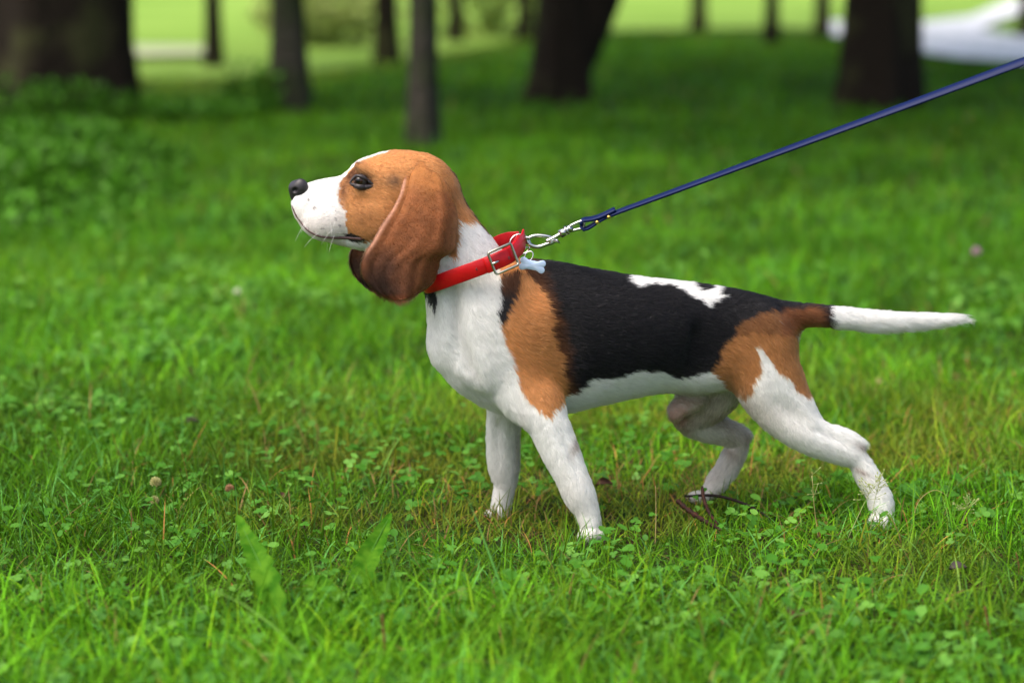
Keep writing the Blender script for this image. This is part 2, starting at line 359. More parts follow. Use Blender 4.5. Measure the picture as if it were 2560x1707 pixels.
def coat(X):
    n1 = vnoise(X, 300, 1) - .5; n2 = vnoise(X, 300, 2) - .5; n3 = vnoise(X, 90, 3) - .5; n4 = vnoise(X, 90, 4) - .5
    x = X[:, 0] + n1 * .005 + n3 * .006; z = X[:, 2] + n2 * .005 + n4 * .006; yc = np.where(X[:, 0] > 0.035, X[:, 0] * .17 - .006, X[:, 0] * .115 - .004)
    ay = np.abs(X[:, 1] - yc)
    C = np.tile(WHITE, (len(X), 1))
    patch = vnoise(X, 26, 11)[:, None]
    def put(m, c): C[m] = (c[m] if np.ndim(c) == 2 else c)
    tan = TAN * (.82 + .36 * patch)
    # legs dirty a little
    body = X[:, 0] > XZ(1040, 500)[0]
    m = in_poly(x, z, PL['shoulder']); put(m, tan)
    m = in_poly(x, z, PL['saddle'])
    put(m, BLACK)
    # brown blend along the front edge of the saddle
    x0 = np.interp(-z, [-XZ(1300, 640)[1], -XZ(1378, 769)[1], -XZ(1403, 879)[1], -XZ(1418, 990)[1]], [XZ(1312, 640)[0], XZ(1378, 769)[0], XZ(1403, 879)[0], XZ(1418, 990)[0]])
    t = (1 - sstep(0, .015, X[:, 0] - x0 + n3 * .012)) * .7; mm = m & (t > 0) & (z < XZ(1300, 660)[1])
    C[mm] = (C[mm] * (1 - t[mm, None]) + BROWN * .8 * t[mm, None])
    m = in_poly(x, z, PL['stripe']); 
    ts = sstep(XZ(1270, 740)[1], XZ(1270, 700)[1], z)[:, None] * .5; put(m, BLACK * 1.5 * (1 - ts) + BROWN * ts)
    m = in_poly(x, z, PL['hind']); put(m, tan * .78)
    m2 = m & (z > XZ(1900, 830)[1]); C[m2] = C[m2] * .35 + BROWN * .35
    m = in_poly(X[:, 0] + n1 * .004, X[:, 2] + n2 * .004, PL['back']) & (ay < .06); put(m, WHITE * 1.02)
    # tail
    tl = (X[:, 0] > XZ(1950, 790)[0]) & (z > XZ(2000, 838)[1]) & (X[:, 0] > .28)
    t1 = tl & (x < XZ(2084, 790)[0] ) 
    core = np.exp(-((z - XZ(2040, 800)[1]) / .0065) ** 2)[:, None] * (vnoise(X, 120, 9)[:, None] * .8 + .4); topz = np.clip(sstep(.004, .012, z - XZ(2040, 795)[1]) + sstep(XZ(2050, 790)[0], XZ(2082, 790)[0], x) + .25 * core[:, 0], 0, 1)[:, None]; put(t1, BLACK * 1.8 * topz + BROWN * 1.25 * (1 - topz))
    put(tl & (x >= XZ(2084, 790)[0]), WHITE)
    # throat
    put(in_poly(x, z, PL['throat']) & (X[:, 1] > -.045), BLACK * 1.8)
    # head
    hd = in_poly(x, z, PL['headtan']) & (X[:, 0] < XZ(1225, 560)[0])
    blaze = (ay < .0055 + .003 * (n3 + .5)) & (X[:, 0] < XZ(962, 380)[0]) & (z > XZ(900, 440)[1])
    htan = TAN * (.86 + .3 * patch); put(hd, htan)
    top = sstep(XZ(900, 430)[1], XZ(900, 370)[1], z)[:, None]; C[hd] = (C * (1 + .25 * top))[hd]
    put(hd & blaze, WHITE)
    # dark brow side, tear mark, eye rim, ear-front smudge, nape line
    def smudge(u, v, ru, rv, col, s, rot=0, yy=-.04, mid=False):
        cx, cz = XZ(u, v, yy); dx = X[:, 0] - cx; dz = X[:, 2] - cz; c_, s_ = math.cos(rot), math.sin(rot)
        a = dx * c_ + dz * s_; b = -dx * s_ + dz * c_; q = np.exp(-((a / (ru * .0005)) ** 2 + (b / (rv * .0005)) ** 2)) * s
        q = (q * (.75 + .5 * (n1 + .5))).clip(0, 1) * ((ay > .010) | mid); C[:] = C * (1 - q[:, None]) + np.asarray(col) * q[:, None]
    smudge(898, 452, 34, 17, (.02, .014, .014), 1.3, rot=-.15)
    smudge(872, 440, 14, 30, (.10, .035, .015), .8, rot=-.5)
    smudge(855, 482, 16, 26, (.13, .05, .025), .75)
    smudge(893, 405, 26, 7, (.12, .045, .02), .6, rot=.9)
    smudge(985, 452, 22, 16, (.07, .05, .04), .7)
    smudge(900, 545, 22, 22, (.22, .085, .03), .45)
    smudge(930, 540, 60, 22, (.30, .12, .04), .35)
    smudge(1120, 480, 14, 60, BROWN * 1.5, .4, rot=-.9)
    put(in_poly(x, z, PL['lipcorner']) & (ay > .02), DARK)
    nape = (ay < .008) & (X[:, 0] > XZ(1120, 450)[0]) & (X[:, 0] < XZ(1212, 555)[0]) & (z > XZ(1150, 600)[1]); put(nape, BROWN * .45)
    # muzzle: faint pink skin and small grey speckles where whiskers grow
    mz = (X[:, 0] < XZ(860, 500)[0]); sp = vnoise(X, 260, 21); pk = sstep(XZ(0, 500)[1], XZ(0, 585)[1], z) * mz * .45
    C[:] = C * (1 - pk[:, None]) + np.array([.70, .55, .50]) * pk[:, None]
    put(mz & (sp > .86) & (z < XZ(0, 495)[1]), (.35, .31, .30))
    # bare groin skin, leg dirt, and shade painted into the far inner legs
    smudge(1765, 1015, 150, 60, (.52, .42, .34), .8, yy=.06, mid=True); smudge(1690, 1034, 46, 50, (.46, .28, .23), 1.2, rot=-.2, yy=.03, mid=True); smudge(1730, 1000, 120, 22, (.28, .18, .13), .7, yy=.0, mid=True)  # browns: dirt and painted shadow under the belly; pink: bare skin
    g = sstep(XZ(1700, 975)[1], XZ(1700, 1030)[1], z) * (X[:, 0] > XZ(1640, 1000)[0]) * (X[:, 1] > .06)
    dirt_shade = (.15 + .5 * vnoise(X, 45, 31)) * g + .32 * sstep(.16, 0, z) * vnoise(X, 30, 30)
    dirt_shade = np.clip(dirt_shade, 0, .8); C[:] = C * (1 - dirt_shade[:, None]) + C * np.array([.55, .44, .36]) * dirt_shade[:, None]
    for (u, v, ru, rv) in ((2152, 1110, 26, 9), (2145, 1165, 24, 6), (1440, 1090, 12, 30)):
        smudge(u, v, ru, rv, (.34, .25, .21), .8, rot=-.5)
    for (u, v, ru, rv) in ((1868, 1092, 22, 26), (1825, 1130, 30, 10), (1800, 1045, 60, 24), (1300, 1130, 16, 110)): smudge(u, v, ru, rv, (.36, .27, .21), .7, rot=-.5 if u > 1400 else 0, yy=.065)
    C *= (.80 + .40 * vnoise(X, 420, 5))[:, None] if len(X) < 2 else (.88 + .24 * vnoise(X, 420, 5))[:, None]
    return np.clip(C, .004, .92)
LEN = []
def furlen(X):
    L = np.full(len(X), .0098)
    ux = X[:, 0]; z = X[:, 2]
    head = ux < XZ(1120, 500)[0]
    hz = head & (z > XZ(1000, 700)[1]); L[hz] = .0058
    L[ux < XZ(870, 500)[0]] = .0034
    nk = (ux > XZ(1120, 500)[0]) & (ux < XZ(1330, 500)[0]); L[nk] = .0115
    low = z < XZ(1500, 1040)[1]; L[low] = .0085
    paws = z < .045; L[paws] = .005
    tl = ux > XZ(1985, 800)[0]; tl &= z > XZ(2000, 850)[1]; L[tl] = .011
    un = tl & (z < XZ(2000, 806)[1]) & (ux > XZ(2080, 800)[0]); L[un] = .016
    tip = tl & (ux > XZ(2390, 800)[0]); L[tip] = .019
    return L
def bald(X):
    """keep factor for hair roots: bare nose, eyes, lips, groin"""
    d = np.linalg.norm((X - EYE) * np.array([1, .6, 1.5]), axis=1) < .0125
    e2 = EYE.copy(); e2[1] = .04 + 2 * YC(898); d |= np.linalg.norm((X - e2) * np.array([1, .6, 1.5]), axis=1) < .0125
    nz = P(738, 470, YC(738)); d |= np.linalg.norm(X - nz, axis=1) < .0145
    gx, gz = XZ(1700, 1035); d |= (((X[:, 0] - gx) / .022) ** 2 + ((X[:, 2] - gz) / .011) ** 2 < 1) & (X[:, 1] < .06) & (RNG.random(len(X)) < .75)
    return ~d
FUR = bpy.data.materials.new('fur'); FUR.use_nodes = True
_n = FUR.node_tree.nodes; _n.clear(); _o = _n.new('ShaderNodeOutputMaterial'); _h = _n.new('ShaderNodeBsdfHairPrincipled'); _a = _n.new('ShaderNodeAttribute'); _a.attribute_name = 'tint'
_h.parametrization = 'COLOR'; _h.inputs['Roughness'].default_value = .30; _h.inputs['Radial Roughness'].default_value = .4; _h.inputs['Coat'].default_value = .0
_h.inputs['IOR'].default_value = 1.40
FUR.node_tree.links.new(_a.outputs['Color'], _h.inputs['Color'])
_d = _n.new('ShaderNodeBsdfDiffuse'); _m = _n.new('ShaderNodeMixShader'); _m.inputs[0].default_value = .45
FUR.node_tree.links.new(_a.outputs['Color'], _d.inputs['Color']); FUR.node_tree.links.new(_h.outputs[0], _m.inputs[1]); FUR.node_tree.links.new(_d.outputs[0], _m.inputs[2])
FUR.node_tree.links.new(_m.outputs[0], _o.inputs[0])
def roots(V, Q, dens):
    T = np.vstack([Q[:, [0, 1, 2]], Q[:, [0, 2, 3]]]) if Q.shape[1] == 4 else Q
    A = .5 * np.linalg.norm(np.cross(V[T[:, 1]] - V[T[:, 0]], V[T[:, 2]] - V[T[:, 0]]), axis=1)
    n = int(A.sum() * dens); t = RNG.choice(len(T), n, p=A / A.sum()); r = RNG.random((n, 2)); s = r.sum(1) > 1; r[s] = 1 - r[s]
    return T[t], np.stack([1 - r.sum(1), r[:, 0], r[:, 1]], -1)
def make_hair(name, parent, X, N, D, L, C, lift=.27, rad=.00012, clump=.0019):
    """short coat: each hair leaves the skin, bends over and follows D"""
    n = len(X); D = D - (D * N).sum(1)[:, None] * N; D /= np.linalg.norm(D, axis=1)[:, None] + 1e-9
    jit = np.stack([vnoise(X, 55, 40 + i) - .5 for i in range(3)], -1) * .4 + RNG.normal(0, .11, (n, 3)) + np.stack([vnoise(X, 380, 50 + i) - .5 for i in range(3)], -1) * .38
    D = D + jit; D = D - (D * N).sum(1)[:, None] * N; D /= np.linalg.norm(D, axis=1)[:, None] + 1e-9
    wp = X + (np.stack([vnoise(X, 130, 70 + i) for i in range(3)], -1) - .5) * .010; cell = np.floor(wp / clump).astype(np.int64); cl = hsh(cell[:, 0], cell[:, 1], cell[:, 2], 5)
    c1 = hsh(cell[:, 0], cell[:, 1], cell[:, 2], 6) - .5; c2 = hsh(cell[:, 0], cell[:, 1], cell[:, 2], 8) - .5; cc_ = (cell + .5) * clump - wp; cc_ -= (cc_ * N).sum(1)[:, None] * N
    SD = np.cross(D, N); D = D + SD * (c1 * .38)[:, None]; D /= np.linalg.norm(D, axis=1)[:, None]
    C = C * np.where(C.mean(1) > .6, .94 + .08 * cl, .80 + .40 * cl)[:, None]; L = L * (.85 + .4 * c2)
    lf = (lift * (.6 + .8 * vnoise(X, 250, 60)))[:, None]; L = (L * RNG.uniform(.65, 1.15, n))[:, None]
    P0 = X - N * .0006; P1 = X + (D * .30 + N * lf * .55) * L; P2 = X + (D * .64 + N * lf * .85) * L; P2 = P2 + cc_ * .35; P3 = X + (D * .97 + N * lf * .80) * L + cc_ * .65
    pts = np.stack([P0, P1, P2, P3], 1).astype(F32)
    hc = bpy.data.hair_curves.new(name); hc.add_curves([4] * n)
    hc.attributes['position'].data.foreach_set('vector', pts.ravel()) if 'position' in hc.attributes else hc.points.foreach_set('position', pts.ravel())
    ra = hc.attributes.get('radius') or hc.attributes.new('radius', 'FLOAT', 'POINT')
    ra.data.foreach_set('value', np.tile(np.array([1, .95, .7, .12], F32) * rad, n))
    ca = hc.attributes.new('tint', 'FLOAT_COLOR', 'CURVE'); c = np.ones((n, 4), F32); c[:, :3] = C * (np.where(C.mean(1) > .6, RNG.uniform(.94, 1.05, n), RNG.uniform(.70, 1.22, n)) * (1 + (C.mean(1) < .03) * RNG.choice([0, 0, 0, 2.2], n)))[:, None]; c = np.clip(c, 0, .93); ca.data.foreach_set('color', c.ravel())  # some black hairs tinted paler to paint in a sheen
    return link(name, hc, parent, FUR)
def flow(X):
    D = np.zeros((len(X), 3)); W = np.zeros(len(X))
    for c in CH:
        d, t = c.dist(X, True); wgt = np.exp(-np.clip(d, -.02, .2) / .006); D += t * wgt[:, None]; W += wgt
    D /= W[:, None]; D[:, 2] -= .25
    return D

GH = .0021
lo = np.array([P(700, 500)[0] - .02, -.16, -.02]); hi = np.array([P(2460, 500)[0] + .02, .22, P(900, 350)[2] + .03])
Dg, lo = grid_field(lo, hi, GH, .0028)
BV, BQ = surface_nets(Dg, lo, GH); del Dg
BV = relax(BV, BQ, 4)
BN = vnormals(BV, BQ)
dog = empty('dog', (P(1500, 1300, 0)[0], 0, 0))
tagit(dog, 'tricolour short-haired hound standing side-on on the grass, tail held straight back', 'dog')
skin = mat('skin', attr='tint', rough=.75, spec=.25)
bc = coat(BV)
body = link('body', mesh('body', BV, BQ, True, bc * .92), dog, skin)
Tt, Bb = roots(BV, BQ, 9.0e5)
X = (BV[Tt] * Bb[..., None]).sum(1); N = (BN[Tt] * Bb[..., None]).sum(1); N /= np.linalg.norm(N, axis=1)[:, None]
k = bald(X) & (X[:, 2] > .004); X, N = X[k], N[k]
D = flow(X)
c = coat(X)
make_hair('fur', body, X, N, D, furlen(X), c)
print('hairs', len(X), 'verts', len(BV))

# ---- nose
def lattice_mesh(fn, lo, hi, h):
    n = np.ceil((hi - lo) / h).astype(int) + 1; ax = [lo[i] + h * np.arange(n[i]) for i in range(3)]
    g = np.meshgrid(*ax, indexing='ij'); Xg = np.stack([q.ravel() for q in g], -1)
    return surface_nets(fn(Xg).reshape(n).astype(F32), lo, h)
def nose_fn(X):
    d = Blob(746, 471, 0, (12.5, 12.0, 10.6), -10).dist(X)
    d = smin(d, Blob(737, 494, 0, (5.5, 5, 9), 20).dist(X), .006)
    for s in (-1, 1):
        d = smin(d, Blob(752, 468, s * .0080, (9, 6.5, 10.5), 0).dist(X), .004)
        d = -smin(-d, Blob(736, 477, s * .0135, (4.2, 6.5, 3.2), 25).dist(X), .0025)
        d = -smin(-d, Blob(748, 484, s * .015, (7, 3, 1.3), 20).dist(X), .0015)
    d = -smin(-d, Blob(722, 485, 0, (3, .8, 14), 0).dist(X), .002)
    return d
nc = P(738, 472, YC(738))
v_, q_ = lattice_mesh(nose_fn, nc - .022, nc + .024, .0008); v_ = relax(v_, q_, 2)
link('nose', mesh('nose', v_, q_), dog, mat('nose_leather', (.028, .024, .028), .42, spec=.5, bump=(900, .5, .0006)))
# ---- eyes
eye_m = mat('eye', attr='tint', rough=.16, coat=0, spec=.4); lid_m = mat('lid', (.032, .025, .027), .45, spec=.4, bump=(600, .3, .0005))
for s in (-1, 1):
    ec = P(902, 452, YC(899) + s * .0300) ; ec[1] = YC(899) + s * .0298; R = .0087
    nu, nv = 48, 32
    th = np.linspace(0, math.pi, nv + 1); ph = np.arange(nu) / nu * 2 * math.pi
    gx = np.array([-.36, s * .92, .12]); gx /= np.linalg.norm(gx); t1 = np.cross(gx, (0, 0, 1)); t1 /= np.linalg.norm(t1); t2 = np.cross(t1, gx)
    TH, PH = np.meshgrid(th, ph, indexing='ij')
    Rr = R * (1 + .05 * np.exp(-(TH / .45) ** 2))
    V = ec + (Rr * np.cos(TH)).ravel()[:, None] * gx + (Rr * np.sin(TH) * np.cos(PH)).ravel()[:, None] * t1 + (Rr * np.sin(TH) * np.sin(PH)).ravel()[:, None] * t2
    i, j = np.meshgrid(np.arange(nv), np.arange(nu), indexing='ij'); Q = np.stack([i * nu + j, i * nu + (j + 1) % nu, (i + 1) * nu + (j + 1) % nu, (i + 1) * nu + j], -1).reshape(-1, 4)
    a = TH.ravel(); cc = np.where(a[:, None] < .36, (.003, .003, .004), np.where(a[:, None] < .74, (.030, .012, .006), (.05, .04, .04)))
    link('eye', mesh('eye', V, Q[:, ::-1] if s > 0 else Q, True, cc), dog, eye_m)
    # lids: a rim that lies on the ball, wider and drooping below
    A = Acc()
    for up in (0, 1):
        lp_ = catmull([(u_, v_, 0) for u_, v_ in (((869, 461), (877, 449), (889, 439), (904, 441), (921, 453), (942, 470)) if up else ((869, 461), (881, 467), (896, 471), (914, 473), (942, 470)))], 2.5)
        uu, vv = 903 + (lp_[:, 0] - 903) * .86, 455 + (lp_[:, 1] - 456) * .82; t = np.linspace(0, 1, len(uu))
        pp = []
        for u, v in zip(uu, vv):
            q = P(u, v, ec[1] + s * .009); dx = np.array([q[0] - ec[0], q[2] - ec[2]]); r2 = dx @ dx
            q[1] = ec[1] + s * (math.sqrt(max(R * R * 1.08 - r2, (.0035) ** 2))); pp.append(q)
        rr = (.0011 + (.0010 if up else .0030) * np.sin(math.pi * t))
        A.add(*tube(pp, rr, 8))
    link('eyelid', A.mesh('eyelid'), dog, lid_m)
# ---- lips
for s in (-1, 1):
    L_ = catmull(lipline(s), .003)
    # press the line on the skin
    A = Acc(); dd = field(L_); 
    for it in range(6):
        e = 1e-3; g = np.stack([field(L_ + np.eye(3)[i] * e) - field(L_ - np.eye(3)[i] * e) for i in range(3)], -1) / (2 * e)
        g /= np.linalg.norm(g, axis=1)[:, None] + 1e-9
        st = (field(L_) + .0028) ; L_ = L_ - g * st[:, None] * np.array([.3, 1, .5])
    A.add(*tube(L_, .0012 + .0014 * np.linspace(0, 1, len(L_)) ** 2, 8))
    link('lip', A.mesh('lip'), dog, mat('lip', (.10, .045, .045), .4))
# ---- whiskers
wk_m = mat('whisker', (.8, .78, .74), .4)
for k in range(16):
    s = -1 if k % 3 else 1
    u, v = random.uniform(760, 850), random.uniform(530, 592); p = P(u, v, YC(u) + s * .027); d = np.array([random.uniform(-.75, .1), s * random.uniform(.2, .9), random.uniform(-.9, -.1)]); d /= np.linalg.norm(d)
    l = random.uniform(.010, .024); t = np.linspace(0, 1, 6)[:, None]
    A = Acc(); A.add(*tube(p + d * l * t + np.array([0, 0, -1]) * (l * .25) * t * t, np.linspace(.00020, .00006, 6), 4)); link('whisker', A.mesh('whisker'), dog, wk_m)
# ---- claws
claw_m = mat('claw', (.05, .035, .03), .35)
cl_ = [(u, v, y, d) for (u0, v0, y0, w_, dn) in ((1477, 1338, -.085, 1, 0), (2203, 1306, -.068, 1.12, 0)) for (u, v, y, d) in ((u0 - 31 * w_, v0 + 12, y0 - .011, -.5), (u0 - 11 * w_, v0 + 19, y0 - .022, -.15), (u0 + 11 * w_, v0 + 19, y0 - .024, .1), (u0 + 31 * w_, v0 + 12, y0 - .016, .4))]
cl_ += [(u0 + dr * 42, v0 + 2, y0 + dy, -1.2) for (u0, v0, y0, dr) in ((1258, 1286, .078, -1), (1758, 1243, .08, -.8)) for dy in (-.017, -.006, .006, .017)]
for (u, v, y, d) in cl_:
    p = P(u, v, YC(u) + y); t = np.linspace(0, 1, 6)[:, None]; pa = p + np.array([d * .006, -.004 if d > -1 else 0, 0]) * t + np.array([0, 0, -.006]) * t * t
    link('claw', (lambda a: (a.add(*tube(pa, np.linspace(.0021, .0004, 6), 8)), a.mesh('claw'))[1])(Acc()), dog, claw_m)

# ---- ears: a hanging leather with thickness, rolled front edge
def ear(s):
    front = [(1030, 405), (1012, 440), (1003, 480), (981, 528), (951, 570), (929, 607), (913, 636), (906, 668), (912, 698), (934, 724), (962, 742)]
    back = [(1085, 412), (1112, 450), (1128, 490), (1139, 530), (1142, 566), (1140, 600), (1132, 626), (1100, 646), (1096, 670), (1085, 704), (1050, 726)]
    yo = [37, 48, 56, 59, 61, 62, 63, 62, 61, 60, 60]             # mm out from the centre line at mid width
    if s > 0:                                                   # the far ear hangs further forward
        front = [(1030, 405), (1005, 440), (985, 480), (955, 528), (915, 570), (890, 600), (879, 630), (877, 660), (886, 688), (904, 710), (930, 728)]
        back = [(u - 28 * min(1, i / 5), v) for i, (u, v) in enumerate(back)]
    nv_, nu_ = 72, 44
    F_ = catmull([[u, v, 0] for u, v in front], 4); B_ = catmull([[u, v, 0] for u, v in back], 4)
    def samp(a, n): 
        L = np.concatenate([[0], np.cumsum(np.linalg.norm(np.diff(a, axis=0), axis=1))]); return np.stack([np.interp(np.linspace(0, L[-1], n), L, a[:, i]) for i in range(2)], -1)
    F_ = samp(F_, nv_); B_ = samp(B_, nv_); yy = np.interp(np.linspace(0, 10, nv_), range(11), yo) / 1000
    t = np.linspace(0, 1, nu_); V = np.zeros((nv_, nu_, 3)); C = np.zeros((nv_, nu_, 3)); 
    for i in range(nv_):
        fv = i / (nv_ - 1)
        for j in range(nu_):
            a = t[j]; uv = F_[i] * (1 - a) + B_[i] * a + np.array([1, 0]) * (math.sin(fv * 15) * 3.5 * (1 - a) * fv + math.sin(fv * 19 + 1) * 3 * a * fv)
            bot = max(0, (fv - .8) / .2); uv = uv + np.array([0, 1]) * bot ** 1.6 * 14 * math.sin(math.pi * a)
            bulge = math.sin(math.pi * min(1, a * 1.02)) ** .7 * (.006 + .008 * fv)
            fold = -.003 * math.exp(-((a - .15) / .06) ** 2) * (1 - fv) ** .5 + .0035 * math.exp(-(a / .05) ** 2) * (1 - fv) ** .8
            wave = .003 * math.sin(a * 9 + fv * 3) * fv + .0011 * math.sin(a * 34 + 6 * fv + 2 * math.sin(fv * 9)) * max(0, fv - .35) + .003 * math.exp(-((a - .80) / .06) ** 2) * math.sin(math.pi * fv)
            y = yy[i] + bulge + fold + wave - .020 * a ** 3 * (1 - fv) - .012 * (1 - fv) ** 4 * 1.5 - .010 * max(0, a - .85) / .15 * fv
            V[i, j] = P(uv[0], uv[1], YC(1010) + s * y)
    du = np.gradient(V, axis=1); dv = np.gradient(V, axis=0); Nn = np.cross(du, dv); Nn /= np.linalg.norm(Nn, axis=2)[..., None] + 1e-12
    if (Nn[..., 1].mean() * s) < 0: Nn = -Nn
    I, J = np.meshgrid(np.linspace(0, 1, nv_), t, indexing='ij')
    ed = np.minimum(np.minimum(J, 1 - J) * 7, (1 - I) * 9).clip(0, 1); th = .0008 + .0024 * np.sqrt(1 - (1 - ed) ** 2)
    Vo = V + Nn * th[..., None]; Vi = V - Nn * th[..., None]
    W = np.concatenate([Vo.reshape(-1, 3), Vi.reshape(-1, 3)]); n = nv_ * nu_
    i, j = np.meshgrid(np.arange(nv_ - 1), np.arange(nu_ - 1), indexing='ij'); q = np.stack([i * nu_ + j, i * nu_ + j + 1, (i + 1) * nu_ + j + 1, (i + 1) * nu_ + j], -1).reshape(-1, 4)
    e = []
    ring = [(i, 0) for i in range(nv_)] + [(nv_ - 1, j) for j in range(1, nu_)] + [(i, nu_ - 1) for i in range(nv_ - 2, -1, -1)] + [(0, j) for j in range(nu_ - 2, 0, -1)]
    r = np.array([a * nu_ + b for a, b in ring]); r2 = np.roll(r, -1); rim = np.stack([r, r2, r2 + n, r + n], -1)
    if s < 0: Qo, Qi, rim = q, q[:, ::-1] + n, rim[:, ::-1]
    else: Qo, Qi = q[:, ::-1], q + n
    # colour by position on the ear
    def ecol(I, J, X):
        c = np.tile(np.array([.25, .085, .030]), (len(I), 1)); nz = vnoise(X, 60, 71); nz2 = vnoise(X, 200, 72)
        top = sstep(.42, .0, I + (nz - .5) * .2)[:, None]; c = c * (1 - top) + np.array([.44, .17, .047]) * top
        dk = (sstep(.45, .90, I + (nz - .5) * .25) * sstep(1.1, .2, J))[:, None]; c = c * (1 - dk * .95) + np.array([.030, .015, .012]) * dk * .95
        low = (sstep(.93, 1.0, I))[:, None] * .6; c = c * (1 - low) + np.array([.26, .075, .03]) * low
        ba = (sstep(.8, 1.0, J) * sstep(.25, .45, I) * sstep(.8, .6, I))[:, None] * .55; c = c * (1 - ba) + np.array([.50, .24, .11]) * ba
        fr = (sstep(.065, .02, J) * sstep(.07, .15, I) * sstep(.72, .58, I))[:, None]; c = c * (1 - fr) + np.array([.52, .26, .17]) * fr
        return c * (.78 + .44 * nz2)[:, None]
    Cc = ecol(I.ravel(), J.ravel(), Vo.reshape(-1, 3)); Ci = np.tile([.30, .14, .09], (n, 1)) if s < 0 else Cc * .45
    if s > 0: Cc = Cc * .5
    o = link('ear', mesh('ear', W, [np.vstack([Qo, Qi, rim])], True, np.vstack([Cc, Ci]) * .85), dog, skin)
    if s > 0: tagit(o, 'darker far ear')
    Nv = vnormals(W, np.vstack([Qo, Qi, rim]))
    T, Bb = roots(W, np.vstack([Qo, rim, Qi]), 9e5)
    ok = np.ones(len(T), bool)
    X = (W[T] * Bb[..., None]).sum(1); Nh = (Nv[T] * Bb[..., None]).sum(1); Nh /= np.linalg.norm(Nh, axis=1)[:, None] + 1e-9
    IJ = np.concatenate([np.stack([I.ravel(), J.ravel()], -1)] * 2); h = (IJ[T] * Bb[..., None]).sum(1)
    Dd = np.concatenate([dv.reshape(-1, 3)] * 2); Dd = Dd / (np.linalg.norm(Dd, axis=1)[:, None] + 1e-12); Dh = (Dd[T] * Bb[..., None]).sum(1)
    Du = np.concatenate([du.reshape(-1, 3)] * 2); Du = Du / (np.linalg.norm(Du, axis=1)[:, None] + 1e-12); Dh += (Du[T] * Bb[..., None]).sum(1) * ((h[:, 1] - .45) * .7 * sstep(.1, .5, h[:, 0]))[:, None]
    Ch = ecol(h[:, 0], h[:, 1], X)
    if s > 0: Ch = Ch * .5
    inner = (T >= n).all(1); Ch[inner] *= .8
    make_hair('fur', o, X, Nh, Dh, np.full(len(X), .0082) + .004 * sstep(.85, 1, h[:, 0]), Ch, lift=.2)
    return o
ear(-1); ear(1)

# ------------------------------------------------------------------ collar
RED = mat('red_leather', (.50, .005, .009), .30, spec=.35, bump=(350, .25, .0008), noise=(60, (.38, .004, .007), .4, .7))
STEEL = mat('steel', (.62, .61, .58), .22, metal=1, bump=(200, .05, .0005)); BRASSY = mat('nickel', (.50, .47, .38), .3, metal=1)
collar = empty('collar', tuple(P(1160, 668, YC(1160))))
tagit(collar, 'red leather dog collar with a square metal buckle, worn round the white neck', 'collar')
def ribbon(path, wdir, half, thick=.0022):
    """flat strap: path (n,3), wdir (n,3) width directions"""
    path = np.asarray(path, float); T = np.gradient(path, axis=0); T /= np.linalg.norm(T, axis=1)[:, None]
    Wd = np.asarray(wdir, float) * np.ones_like(path); Wd = Wd - (Wd * T).sum(1)[:, None] * T; Wd /= np.linalg.norm(Wd, axis=1)[:, None]; Nn = np.cross(T, Wd)
    half = np.broadcast_to(half, (len(path),))
    prof = [(-1, -.6), (-.93, -1), (0, -1), (.93, -1), (1, -.6), (1, .6), (.93, 1), (0, 1.0), (-.93, 1), (-1, .6)]
    V = np.stack([path + Wd * (a * half)[:, None] + Nn * (b * thick / 2) for a, b in prof], 1).reshape(-1, 3); m = len(prof); n = len(path)
    i, j = np.meshgrid(np.arange(n - 1), np.arange(m), indexing='ij'); q = np.stack([i * m + j, i * m + (j + 1) % m, (i + 1) * m + (j + 1) % m, (i + 1) * m + j], -1).reshape(-1, 4)
    V = np.vstack([V, path[0], path[-1]]); c0 = len(V) - 2; jj = np.arange(m); jn = (jj + 1) % m
    return V, [q, np.stack([np.full(m, c0), jn, jj], -1), np.stack([np.full(m, c0 + 1), (n - 1) * m + jj, (n - 1) * m + jn], -1)]
# the band: near half climbs from the throat past the buckle to the ring, far half comes back behind the nape
yc0 = YC(1160)
near = [(1052, 708, .000), (1062, 715, -.030), (1090, 708, -.050), (1130, 694, -.062), (1180, 676, -.071), (1230, 657, -.070), (1262, 643, -.063), (1288, 626, -.044), (1300, 606, -.018), (1302, 597, -.004)]
far = [(1302, 597, -.004), (1290, 598, .010), (1270, 600, .024), (1240, 612, .040), (1205, 640, .052), (1150, 668, .060), (1100, 690, .054), (1066, 705, .034), (1050, 708, .012), (1052, 708, .000)]
def path3(rows, step=.004): return catmull([P(u, v, yc0 + y) for u, v, y in rows], step)
nax = P(1184, 730, yc0) - P(1148, 640, yc0); nax /= np.linalg.norm(nax)
pn = path3(near); A = Acc()
A.add(*ribbon(pn, nax, .0098)); pf = path3(far); A.add(*ribbon(pf, nax, .0098))
strap = link('strap', A.mesh('strap'), collar, RED)
# second layer through the buckle and the pointed end that stands off behind the ring
A = Acc(); tp = path3([(1214, 666, -.0755), (1240, 655, -.0755), (1262, 645, -.0715), (1284, 632, -.063), (1301, 612, -.045), (1308, 592, -.030), (1308, 574, -.022)], .003)
hw = np.full(len(tp), .0094); m_ = 9; hw[-m_:] = .0094 * np.linspace(1, .08, m_)
A.add(*ribbon(tp, nax, hw)); link('strap_end', A.mesh('strap_end'), collar, RED)
